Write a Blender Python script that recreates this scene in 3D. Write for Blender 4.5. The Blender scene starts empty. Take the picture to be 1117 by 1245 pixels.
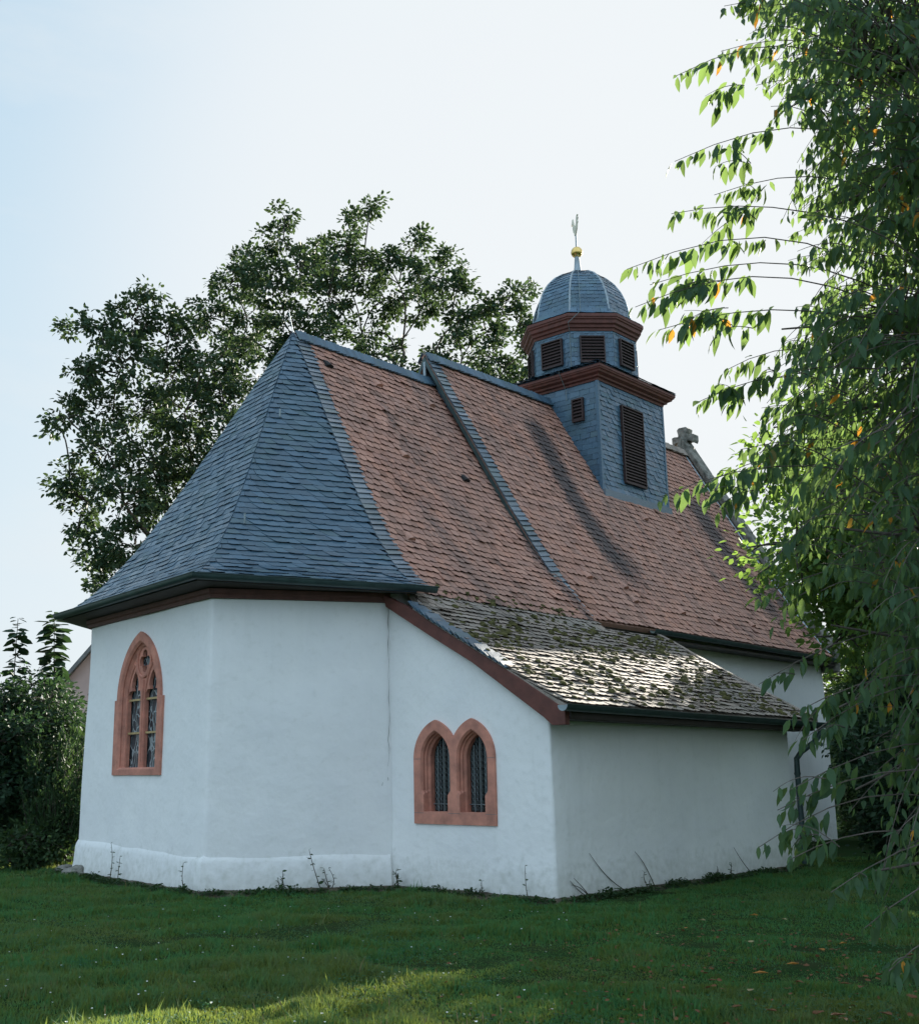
import bpy, bmesh, math, random
import numpy as np
from mathutils import Vector, Matrix, noise
rnd = random.Random(7)
rng = np.random.default_rng(11)
R_ = math.radians
scene = bpy.context.scene
C = bpy.data.collections.new("place"); scene.collection.children.link(C)

# ------------------------------------------------------------------ camera
CAM = np.array([-12.7575, -9.1113, 1.6]); YAW, PITCH, ROLL = R_(43.508), R_(13.131), R_(-0.395)
FPX, PX, PY = 1406.94, 465.7, 612.43            # focal length and principal point in pixels of a 1117 x 1245 frame
def cam_axes():
    f = np.array([math.cos(YAW)*math.cos(PITCH), math.sin(YAW)*math.cos(PITCH), math.sin(PITCH)])
    r = np.array([math.sin(YAW), -math.cos(YAW), 0]); u = np.cross(r, f)
    c, s = math.cos(ROLL), math.sin(ROLL)
    return c*r+s*u, -s*r+c*u, f
AX = cam_axes()
cd = bpy.data.cameras.new("camera"); cam = bpy.data.objects.new("camera", cd); C.objects.link(cam)
cd.sensor_fit = 'HORIZONTAL'; cd.sensor_width = 36; cd.lens = FPX/1117*36
cd.shift_x = (558.5-PX)/1117; cd.shift_y = (PY-622.5)/1117
cd.clip_start = 0.1; cd.clip_end = 3000
cam.matrix_world = Matrix(((AX[0][0], AX[1][0], -AX[2][0], CAM[0]), (AX[0][1], AX[1][1], -AX[2][1], CAM[1]),
                           (AX[0][2], AX[1][2], -AX[2][2], CAM[2]), (0, 0, 0, 1)))
scene.camera = cam
def at(px, py, d):
    """world point seen in the photograph at (px, py), d metres away horizontally (for siting trees)"""
    v = AX[0]*(px-PX)/FPX - AX[1]*(py-PY)/FPX + AX[2]
    return CAM + v/np.linalg.norm(v[:2])*d

# ------------------------------------------------------------------ light
SUN_AZ, SUN_EL = R_(15.4), R_(19.2)                 # measured from +X towards +Y
w = bpy.data.worlds.new("World"); scene.world = w; w.use_nodes = True
nt = w.node_tree; nt.nodes.clear()
sky = nt.nodes.new('ShaderNodeTexSky'); sky.sky_type = 'NISHITA'; sky.sun_disc = False
sky.sun_elevation = SUN_EL; sky.sun_rotation = R_(90)-SUN_AZ
sky.air_density = 1.0; sky.dust_density = 2.5; sky.ozone_density = 1.2; sky.altitude = 150
bg = nt.nodes.new('ShaderNodeBackground'); bg.inputs[1].default_value = 0.12
out = nt.nodes.new('ShaderNodeOutputWorld')

def vm(op, a, b):
    n = nt.nodes.new('ShaderNodeVectorMath'); n.operation = op
    for v, i in ((a, 0), (b, 1)):
        if isinstance(v, tuple): n.inputs[i].default_value = v
        else: nt.links.new(v, n.inputs[i])
    return n.outputs[0]
SKY_GAIN, SKY_TOP = (1.12, 1.85, 3.2), (1.72, 1.75, 1.76)      # thin high haze: the glare round the sun levels off to a pale white
g_ = vm('MULTIPLY', sky.outputs[0], SKY_GAIN); g_ = vm('DIVIDE', g_, vm('ADD', vm('DIVIDE', g_, SKY_TOP), (1., 1., 1.)))
tc_ = nt.nodes.new('ShaderNodeTexCoord'); mp_ = nt.nodes.new('ShaderNodeMapping'); mp_.inputs['Scale'].default_value = (1.2, 2.6, 5.0)
nt.links.new(tc_.outputs['Generated'], mp_.inputs[0]); nz_ = nt.nodes.new('ShaderNodeTexNoise'); nz_.inputs['Scale'].default_value = 2.2; nz_.inputs['Detail'].default_value = 7; nz_.inputs['Roughness'].default_value = .6
nt.links.new(mp_.outputs[0], nz_.inputs[0]); cr_ = nt.nodes.new('ShaderNodeValToRGB'); cr_.color_ramp.elements[0].position = .48; cr_.color_ramp.elements[1].position = .80
cr_.color_ramp.elements[1].color = (.5, .5, .5, 1); nt.links.new(nz_.outputs['Fac'], cr_.inputs[0])
mx_ = nt.nodes.new('ShaderNodeMix'); mx_.data_type = 'RGBA'; nt.links.new(cr_.outputs[0], mx_.inputs[0]); nt.links.new(g_, mx_.inputs[6]); mx_.inputs[7].default_value = (1.45, 1.52, 1.56, 1)
ds_ = nt.nodes.new('ShaderNodeVectorMath'); ds_.operation = 'DOT_PRODUCT'; nt.links.new(tc_.outputs['Generated'], ds_.inputs[0])
ds_.inputs[1].default_value = (math.cos(SUN_EL)*math.cos(SUN_AZ), math.cos(SUN_EL)*math.sin(SUN_AZ), math.sin(SUN_EL))
gl_ = nt.nodes.new('ShaderNodeMapRange'); gl_.interpolation_type = 'SMOOTHSTEP'; gl_.inputs['From Min'].default_value = .70; gl_.inputs['From Max'].default_value = .87; gl_.inputs['To Max'].default_value = .8
nt.links.new(ds_.outputs['Value'], gl_.inputs['Value']); m3_ = nt.nodes.new('ShaderNodeMix'); m3_.data_type = 'RGBA'
nt.links.new(gl_.outputs[0], m3_.inputs[0]); nt.links.new(mx_.outputs[2], m3_.inputs[6]); m3_.inputs[7].default_value = (1.55, 1.62, 1.66, 1); mx_ = m3_
# unseen bright lobe added overhead and opposite the sun to fill the shaded walls
sp_ = nt.nodes.new('ShaderNodeVectorMath'); sp_.operation = 'DOT_PRODUCT'; nt.links.new(tc_.outputs['Generated'], sp_.inputs[0]); sp_.inputs[1].default_value = (-.62, -.42, .66)
cl_ = nt.nodes.new('ShaderNodeMapRange'); cl_.interpolation_type = 'SMOOTHSTEP'; cl_.inputs['From Min'].default_value = .12; cl_.inputs['From Max'].default_value = .75
nt.links.new(sp_.outputs['Value'], cl_.inputs['Value'])
m2_ = nt.nodes.new('ShaderNodeMix'); m2_.data_type = 'RGBA'; nt.links.new(cl_.outputs[0], m2_.inputs[0]); nt.links.new(mx_.outputs[2], m2_.inputs[6]); m2_.inputs[7].default_value = (1.52, 1.98, 2.42, 1)
nt.links.new(m2_.outputs[2], bg.inputs[0]); nt.links.new(bg.outputs[0], out.inputs[0])
sl = bpy.data.lights.new("sun", 'SUN'); sl.energy = 4.0; sl.angle = R_(0.5); sl.color = (1.0, 0.93, 0.80)
sun = bpy.data.objects.new("sun", sl); C.objects.link(sun)
sd = Vector((math.cos(SUN_EL)*math.cos(SUN_AZ), math.cos(SUN_EL)*math.sin(SUN_AZ), math.sin(SUN_EL)))
sun.rotation_euler = sd.to_track_quat('Z', 'Y').to_euler(); sun.location = (20, 5, 30)
scene.view_settings.view_transform = 'Standard'; scene.view_settings.look = 'None'
scene.view_settings.gamma = 1; scene.view_settings.exposure = 2.25
scene.cycles.max_bounces = 8; scene.cycles.transparent_max_bounces = 6
scene.cycles.sample_clamp_indirect = 6

# ------------------------------------------------------------------ materials
class NT:
    def __init__(s, name):
        s.m = bpy.data.materials.new(name); s.m.use_nodes = True; s.t = s.m.node_tree
        s.b = s.t.nodes['Principled BSDF']; s.o = s.t.nodes['Material Output']
    def n(s, kind, **kw):
        nd = s.t.nodes.new('ShaderNode'+kind)
        for k, v in kw.items(): setattr(nd, k, v)
        return nd
    def l(s, a, b): s.t.links.new(a, b)
    def coord(s): return s.n('TexCoord').outputs['Object']
    def noise(s, scale, detail=4, rough=.55, vec=None, dim=None):
        nd = s.n('TexNoise'); nd.inputs['Scale'].default_value = scale; nd.inputs['Detail'].default_value = detail
        nd.inputs['Roughness'].default_value = rough
        s.l(vec if vec is not None else s.coord(), nd.inputs['Vector']); return nd.outputs['Fac']
    def ramp(s, fac, p0, p1, c0=(0, 0, 0, 1), c1=(1, 1, 1, 1)):
        nd = s.n('ValToRGB'); e = nd.color_ramp.elements
        e[0].position, e[1].position = p0, p1; e[0].color, e[1].color = c0, c1
        s.l(fac, nd.inputs[0]); return nd.outputs[0]
    def mix(s, fac, a, b, blend='MIX'):
        nd = s.n('Mix', data_type='RGBA', blend_type=blend)
        if isinstance(fac, (int, float)): nd.inputs[0].default_value = fac
        else: s.l(fac, nd.inputs[0])
        for v, i in ((a, 6), (b, 7)):
            if isinstance(v, tuple): nd.inputs[i].default_value = v if len(v) == 4 else v+(1,)
            else: s.l(v, nd.inputs[i])
        return nd.outputs[2]
    def math(s, op, a, b=0.0):
        nd = s.n('Math', operation=op)
        for v, i in ((a, 0), (b, 1)):
            if isinstance(v, (int, float)): nd.inputs[i].default_value = v
            else: s.l(v, nd.inputs[i])
        return nd.outputs[0]
    def bump(s, h, strength=.3, dist=.02, prev=None):
        nd = s.n('Bump'); nd.inputs['Strength'].default_value = strength; nd.inputs['Distance'].default_value = dist
        s.l(h, nd.inputs['Height'])
        if prev is not None: s.l(prev, nd.inputs['Normal'])
        return nd.outputs[0]
    def island(s): return s.n('NewGeometry').outputs['Random Per Island']
    def attr(s, name): return s.n('Attribute', attribute_name=name).outputs['Fac']
    def set(s, col=None, rough=None, normal=None, metallic=None, spec=None):
        for v, k in ((col, 'Base Color'), (rough, 'Roughness'), (metallic, 'Metallic'), (spec, 'Specular IOR Level')):
            if v is None: continue
            if isinstance(v, tuple): s.b.inputs[k].default_value = v if len(v) == 4 else v+(1,)
            elif isinstance(v, (int, float)): s.b.inputs[k].default_value = v
            else: s.l(v, s.b.inputs[k])
        if normal is not None: s.l(normal, s.b.inputs['Normal'])
        return s.m

def m_plaster():
    k = NT('plaster'); c = k.coord()
    a = k.noise(1.1, 5, .6); b = k.noise(9, 5, .6); f = k.noise(70, 3, .6)
    col = k.mix(k.ramp(a, .3, .7), (.86, .855, .84), (.80, .80, .80))
    col = k.mix(k.ramp(b, .55, .85), col, (.75, .75, .73))
    sx = k.n('SeparateXYZ'); k.l(c, sx.inputs[0])
    h = k.math('ADD', k.math('MULTIPLY', sx.outputs['Z'], -1.6), k.math('MULTIPLY', b, 1.5))
    d = k.ramp(h, .0, 1.1)                       # earth splashed up the foot of the wall
    col = k.mix(k.math('MULTIPLY', d, .55), col, (.36, .37, .30))
    # rain streaks below the eaves
    mp = k.n('Mapping'); mp.inputs['Scale'].default_value = (5, 5, .35); k.l(c, mp.inputs[0])
    st = k.ramp(k.noise(1.0, 5, .6, mp.outputs[0]), .56, .78)
    col = k.mix(k.math('MULTIPLY', st, .12), col, (.50, .51, .47))
    n1 = k.bump(k.noise(2.2, 3, .5), .5, .05); n2 = k.bump(b, .25, .02, n1); n3 = k.bump(f, .12, .006, n2)
    return k.set(col, .9, n3, spec=.25)
def m_slate(name, base, var=.35, rough=.42):
    k = NT(name); r = k.island()
    lo = tuple(x*(1-var) for x in base); hi = tuple(min(1, x*(1+var*1.3)) for x in base)
    col = k.mix(r, lo, hi)
    r2 = k.math('FRACT', k.math('MULTIPLY', r, 37.3))
    col = k.mix(k.ramp(r2, .86, .95), col, (base[0]*1.35, base[1]*1.2, base[2]*1.0))
    n = k.noise(24, 5, .65); big = k.noise(.9, 4, .6)
    col = k.mix(k.math('MULTIPLY', k.ramp(n, .45, .75), .35), col, tuple(x*1.7 for x in base))
    col = k.mix(k.math('MULTIPLY', k.ramp(big, .52, .72), .5), col, (base[0]*1.25, base[1]*1.25, base[2]*.95))
    ro = k.math('ADD', k.math('MULTIPLY', r2, .25), rough-.1)
    return k.set(col, ro, k.bump(n, .35, .008), spec=.5)
def m_tile(name, base, alt, grey, greyamt, moss=0.0, streak=.5):
    k = NT(name); r = k.island()
    col = k.mix(r, base, alt)
    r2 = k.math('FRACT', k.math('MULTIPLY', r, 91.7))
    col = k.mix(k.ramp(r2, .82, .95), col, tuple(x*.55 for x in base))
    r3 = k.math('FRACT', k.math('MULTIPLY', r, 53.1))
    col = k.mix(k.math('MULTIPLY', k.ramp(r3, .7, 1.), .5), col, (base[0]*1.35, base[1]*1.5, base[2]*1.6))
    big = k.noise(.8, 5, .65); n = k.noise(14, 5, .7); fine = k.noise(60, 4, .6)
    col = k.mix(k.math('MULTIPLY', k.ramp(big, .40, .68), greyamt), col, grey)
    col = k.mix(k.math('MULTIPLY', k.ramp(n, .5, .75), .35), col, tuple(x*.5 for x in grey))
    mp = k.n('Mapping'); mp.inputs['Scale'].default_value = (1.5, .22, .22); k.l(k.coord(), mp.inputs[0])
    stk = k.ramp(k.math('ADD', k.noise(1.0, 6, .7, mp.outputs[0]), k.math('MULTIPLY', k.math('SUBTRACT', n, .5), .25)), .50, .68)
    col = k.mix(k.math('MULTIPLY', stk, streak), col, (.075, .07, .068))
    # algae streaks washed down the slope, and parapet shade painted in by the gable
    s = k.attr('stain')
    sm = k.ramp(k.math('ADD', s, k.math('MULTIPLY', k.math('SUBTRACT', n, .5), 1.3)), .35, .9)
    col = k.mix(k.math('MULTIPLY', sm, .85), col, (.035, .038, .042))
    if moss:
        mm = k.ramp(k.math('ADD', k.noise(3.2, 5, .7), k.math('MULTIPLY', k.math('SUBTRACT', k.noise(30, 3), .5), .3)), .56, .66)
        col = k.mix(k.math('MULTIPLY', mm, moss), col, (.045, .05, .02))
    return k.set(col, .78 if not moss else .86, k.bump(fine, .4, .006, k.bump(n, .3, .01)), spec=.35 if not moss else .25)
def m_simple(name, col, rough=.6, metallic=0, var=.25, scale=8, bump=.2, spec=.5, dark=None):
    k = NT(name); n = k.noise(scale, 5, .62); f = k.noise(scale*7, 3, .6)
    c = k.mix(k.ramp(n, .35, .7), tuple(x*(1+var) for x in col), dark or tuple(x*(1-var) for x in col))
    return k.set(c, rough, k.bump(f, bump, .004), metallic=metallic, spec=spec)
def m_leaf(name, c0, c1, trans, tamt=.45, rough=.62, yellow=None, spec=.22, dry=None):
    k = NT(name); r = k.island()
    col = k.mix(r, c0, c1)
    r2 = k.math('FRACT', k.math('MULTIPLY', r, 71.3))
    tc = k.mix(r2, trans, tuple(x*.6 for x in trans))
    if yellow:
        y = k.ramp(r2, .988, .991); col = k.mix(y, col, yellow); tc = k.mix(y, tc, yellow)
    if dry: col = k.mix(k.math('MULTIPLY', k.attr('stain'), .8), col, dry)
    k.set(col, rough, spec=spec)
    t = k.n('BsdfTranslucent'); k.l(tc, t.inputs[0])
    mx = k.n('MixShader'); mx.inputs[0].default_value = tamt
    k.l(k.b.outputs[0], mx.inputs[1]); k.l(t.outputs[0], mx.inputs[2]); k.l(mx.outputs[0], k.o.inputs[0])
    return k.m
def m_glass(name):
    k = NT(name); c = k.coord()
    v = k.n('TexVoronoi', feature='DISTANCE_TO_EDGE'); v.inputs['Scale'].default_value = 9.0
    mp = k.n('Mapping'); mp.inputs['Scale'].default_value = (1, 1, .55); k.l(c, mp.inputs[0])
    dn = k.n('TexNoise'); dn.inputs['Scale'].default_value = 4; k.l(mp.outputs[0], dn.inputs[0])
    k.l(k.mix(.22, mp.outputs[0], dn.outputs['Color']), v.inputs['Vector'])
    lead = k.ramp(v.outputs['Distance'], .035, .055, (1, 1, 1, 1), (0, 0, 0, 1))
    cell = k.n('TexVoronoi'); cell.inputs['Scale'].default_value = 9.0
    k.l(k.mix(.22, mp.outputs[0], dn.outputs['Color']), cell.inputs['Vector'])
    g = k.mix(cell.outputs['Color'], (.012, .022, .030), (.07, .09, .10))
    col = k.mix(lead, g, (.30, .33, .34))
    ro = k.math('ADD', k.math('MULTIPLY', lead, .4), .12)
    return k.set(col, ro, k.bump(cell.outputs['Distance'], .35, .03), spec=.5)

M = {}
M['plaster'] = m_plaster()
M['slate'] = m_slate('slate', (.046, .086, .124), .22, .36)
M['tower_slate'] = m_slate('tower_slate', (.058, .115, .170), .20, .36)
M['band_slate'] = m_slate('band_slate', (.11, .142, .175), .25, .36)
M['tile'] = m_tile('red_clay_tile', (.435, .212, .148), (.35, .182, .140), (.25, .185, .16), .34)
M['old_tile'] = m_tile('weathered_tile', (.32, .245, .20), (.25, .21, .18), (.21, .195, .17), .55, .5)
M['zinc'] = m_simple('patinated_zinc', (.045, .075, .075), .45, .3, .25, 5, .15)
M['lead'] = m_simple('lead_sheet', (.28, .33, .36), .45, .4, .2, 6, .15)
M['red_board'] = m_simple('oxide_red_board', (.115, .036, .026), .65, 0, .25, 6, .2)
M['brown_board'] = m_simple('red_brown_board', (.105, .040, .030), .65, 0, .25, 6, .2)
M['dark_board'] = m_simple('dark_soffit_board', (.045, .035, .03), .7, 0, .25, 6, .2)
M['louvre'] = m_simple('brown_louvre', (.034, .016, .014), .6, 0, .25, 8, .2)
M['black'] = m_simple('dark_void', (.008, .008, .009), .9, 0, .1, 5, 0)
M['sandstone'] = m_simple('red_sandstone', (.54, .235, .170), .88, 0, .18, 4.5, .6, .25, (.36, .165, .125))
M['glass'] = m_glass('leaded_glass')
M['dark_glass'] = m_simple('dark_glass', (.012, .016, .018), .15, 0, .3, 4, .05)
M['iron'] = m_simple('grey_iron', (.16, .20, .21), .5, .5, .2, 12, .1)
M['brass'] = m_simple('yellow_bar', (.42, .30, .14), .5, .3, .2, 12, .1)
M['gold'] = m_simple('gilt', (.75, .52, .18), .28, 1, .12, 9, .05)
M['pale_gilt'] = m_simple('pale_gilt', (.70, .64, .50), .35, .5, .12, 20, .05)
M['old_stone'] = m_simple('weathered_stone', (.20, .19, .17), .9, 0, .35, 6, .7, .2, (.05, .055, .045))
M['crack'] = m_simple('crack_shadow', (.16, .16, .15), .95, 0, .3, 9, 0)  # dark grey of the wall cracks and mortar joints
M['bark'] = m_simple('bark', (.060, .052, .042), .9, 0, .35, 12, .8, .2)
M['pale_bark'] = m_simple('cherry_bark', (.10, .082, .07), .75, 0, .35, 14, .6, .3)
M['stem'] = m_simple('dry_stem', (.07, .06, .04), .85, 0, .3, 20, .3, .2)
M['oak_leaf'] = m_leaf('oak_leaf', (.024, .056, .032), (.040, .075, .038), (.10, .16, .05), .24)
M['cherry_leaf'] = m_leaf('cherry_leaf', (.036, .084, .046), (.072, .140, .070), (.20, .31, .075), .45, .58, (.55, .25, .03))
M['small_leaf'] = m_leaf('small_leaf', (.045, .105, .032), (.080, .155, .045), (.24, .38, .07), .48, .6)
M['shrub_leaf'] = m_leaf('shrub_leaf', (.014, .040, .022), (.028, .062, .030), (.06, .12, .035), .25)
M['feather_leaf'] = m_leaf('feather_leaf', (.024, .058, .024), (.045, .082, .030), (.08, .14, .035), .25)
M['weed_leaf'] = m_leaf('weed_leaf', (.020, .050, .022), (.04, .075, .028), (.08, .14, .03), .30)
M['grass'] = m_leaf('grass', (.022, .125, .046), (.052, .190, .062), (.27, .33, .06), .38, .7, (.20, .17, .07), .12, dry=(.15, .15, .06))
M['clover'] = m_leaf('clover', (.020, .090, .040), (.035, .120, .050), (.10, .22, .05), .3, .6)
M['straw'] = m_leaf('grass_seed', (.25, .21, .10), (.32, .27, .14), (.35, .30, .12), .4, .7)
M['moss'] = m_simple('moss', (.075, .068, .026), .95, 0, .5, 9, .8, .1, (.020, .022, .010))
M['orange_leaf'] = m_leaf('fallen_leaf_orange', (.42, .17, .03), (.50, .22, .05), (.5, .2, .03), .3, .6)
M['brown_leaf'] = m_leaf('fallen_leaf_brown', (.13, .055, .025), (.20, .09, .04), (.2, .08, .03), .2, .7)
M['pale_leaf'] = m_leaf('fallen_leaf_pale', (.36, .29, .15), (.42, .34, .18), (.4, .3, .15), .3, .7)
M['petal'] = m_simple('white_petal', (.75, .75, .72), .7, 0, .1, 5, 0)
def m_ground():
    k = NT('lawn_soil'); a = k.noise(1.3, 6, .65); b = k.noise(22, 5, .7)
    col = k.mix(k.ramp(a, .42, .62), (.020, .045, .016), (.034, .040, .020))
    col = k.mix(k.ramp(b, .4, .75), col, (.03, .06, .02))
    return k.set(col, .95, k.bump(b, .8, .03), spec=0.0)
M['lawn'] = m_ground()
M['soil'] = m_simple('bare_soil', (.085, .070, .050), .95, 0, .4, 9, .9, .15, (.035, .032, .022))
M['pink_wall'] = m_simple('pink_render', (.55, .42, .40), .9, 0, .06, 2, .1)
M['grey_roof'] = m_simple('grey_roof', (.16, .17, .18), .7, 0, .2, 4, .2)
M['red_roof'] = m_simple('red_roof', (.26, .11, .08), .8, 0, .25, 5, .4)
M['pale_wall'] = m_simple('pale_render', (.55, .53, .50), .9, 0, .06, 2, .1)

# ------------------------------------------------------------------ mesh helpers
def link(o, parent=None):
    C.objects.link(o)
    if parent is not None: o.parent = parent
    return o
def mesh(name, V, F, mat, parent=None, smooth=False, stain=None):
    me = bpy.data.meshes.new(name)
    if isinstance(V, np.ndarray) and isinstance(F, np.ndarray):
        k = F.shape[1]; me.vertices.add(len(V)); me.vertices.foreach_set('co', V.astype(np.float32).ravel())
        me.loops.add(F.size); me.loops.foreach_set('vertex_index', F.astype(np.int32).ravel())
        me.polygons.add(len(F)); me.polygons.foreach_set('loop_start', np.arange(0, F.size, k, dtype=np.int32))
        me.update(calc_edges=True)
    else:
        me.from_pydata([tuple(map(float, v)) for v in V], [], F)
    if stain is not None:
        a = me.attributes.new('stain', 'FLOAT', 'POINT'); a.data.foreach_set('value', np.asarray(stain, np.float32))
    me.validate()
    if isinstance(mat, (list, tuple)):
        for m in mat: me.materials.append(m)
    else: me.materials.append(mat)
    if smooth: me.polygons.foreach_set('use_smooth', np.ones(len(me.polygons), bool))
    return link(bpy.data.objects.new(name, me), parent)
class MB:
    def __init__(s): s.v = []; s.f = []
    def add(s, V, F):
        o = len(s.v); s.v += [tuple(map(float, p)) for p in V]; s.f += [tuple(i+o for i in f) for f in F]; return s
    def box(s, a, b, mtx=None):
        P = [Vector((x, y, z)) for z in (a[2], b[2]) for y in (a[1], b[1]) for x in (a[0], b[0])]
        if mtx is not None: P = [mtx @ p for p in P]
        return s.add(P, [(0, 2, 3, 1), (4, 5, 7, 6), (0, 1, 5, 4), (2, 6, 7, 3), (0, 4, 6, 2), (1, 3, 7, 5)])
    def tube(s, pts, r, n=8, cap=True):
        pts = [Vector(p) for p in pts]; rs = r if isinstance(r, (list, tuple)) else [r]*len(pts); V = []; F = []
        up = Vector((0, 0, 1))
        for i, p in enumerate(pts):
            d = (pts[min(i+1, len(pts)-1)]-pts[max(i-1, 0)]).normalized()
            if i == 0:
                a = d.cross(up if abs(d.z) < .9 else Vector((1, 0, 0))).normalized()
            else:
                a = (a-d*a.dot(d)).normalized()
            b = d.cross(a)
            for k in range(n):
                t = 2*math.pi*k/n; V.append(p+(a*math.cos(t)+b*math.sin(t))*rs[i])
        for i in range(len(pts)-1):
            for k in range(n): F.append((i*n+k, i*n+(k+1) % n, (i+1)*n+(k+1) % n, (i+1)*n+k))
        if cap: F += [tuple(range(n-1, -1, -1)), tuple((len(pts)-1)*n+k for k in range(n))]
        return s.add(V, F)
    def lathe(s, prof, c=(0, 0, 0), n=20):
        V = []; F = []
        for r, z in prof:
            for k in range(n):
                t = 2*math.pi*k/n; V.append((c[0]+r*math.cos(t), c[1]+r*math.sin(t), c[2]+z))
        for i in range(len(prof)-1):
            for k in range(n): F.append((i*n+k, i*n+(k+1) % n, (i+1)*n+(k+1) % n, (i+1)*n+k))
        F += [tuple(range(n-1, -1, -1)), tuple((len(prof)-1)*n+k for k in range(n))]
        return s.add(V, F)
    def prism(s, poly, d):
        """planar polygon (3D points) pushed along vector d"""
        n = len(poly); P = [Vector(p) for p in poly]; Q = [p+Vector(d) for p in P]
        return s.add(P+Q, [tuple(range(n-1, -1, -1)), tuple(range(n, 2*n))]+[(i, (i+1) % n, (i+1) % n+n, i+n) for i in range(n)])
    def sweep(s, sec, path, closed=False, ups=None):
        """section points (out, up) swept along a path; out = right-hand side of the path, mitred"""
        P = [Vector(p) for p in path]; n = len(P); k = len(sec); V = []; F = []
        for i, p in enumerate(P):
            if closed: a, b = P[i]-P[i-1], P[(i+1) % n]-p
            else:
                a = p-P[i-1] if i else P[1]-p; b = P[i+1]-p if i < n-1 else a
            a = Vector((a.x, a.y, 0)).normalized(); b = Vector((b.x, b.y, 0)).normalized()
            ra = Vector((a.y, -a.x, 0)); rb = Vector((b.y, -b.x, 0)); m = (ra+rb).normalized(); m = m/max(.3, m.dot(ra))
            for (o, u) in sec: V.append(p+m*o+Vector((0, 0, u)))
        for i in range(n if closed else n-1):
            for j in range(k):
                F.append((i*k+j, i*k+(j+1) % k, ((i+1) % n)*k+(j+1) % k, ((i+1) % n)*k+j))
        if not closed: F += [tuple(range(k-1, -1, -1)), tuple((n-1)*k+j for j in range(k))]
        return s.add(V, F)
    def build(s, name, mat, parent=None, smooth=False):
        o = mesh(name, s.v, s.f, mat, parent)
        bm = bmesh.new(); bm.from_mesh(o.data); bmesh.ops.recalc_face_normals(bm, faces=bm.faces); bm.to_mesh(o.data); bm.free()
        if smooth: o.data.polygons.foreach_set('use_smooth', [True]*len(o.data.polygons)); o.data.set_sharp_from_angle(angle=R_(40))
        return o
def bevel(o, width, seg=2):
    m = o.modifiers.new('bevel', 'BEVEL'); m.width = width; m.segments = seg; m.limit_method = 'ANGLE'; m.angle_limit = R_(35)
    return o
def empty(name, loc=(0, 0, 0)):
    o = bpy.data.objects.new(name, None); o.empty_display_size = .3; o.location = loc; C.objects.link(o); return o
def tag(o, label=None, cat=None, group=None, kind=None):
    if label: o['label'] = label
    if cat: o['category'] = cat
    if group: o['group'] = group
    if kind: o['kind'] = kind
    return o

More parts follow.
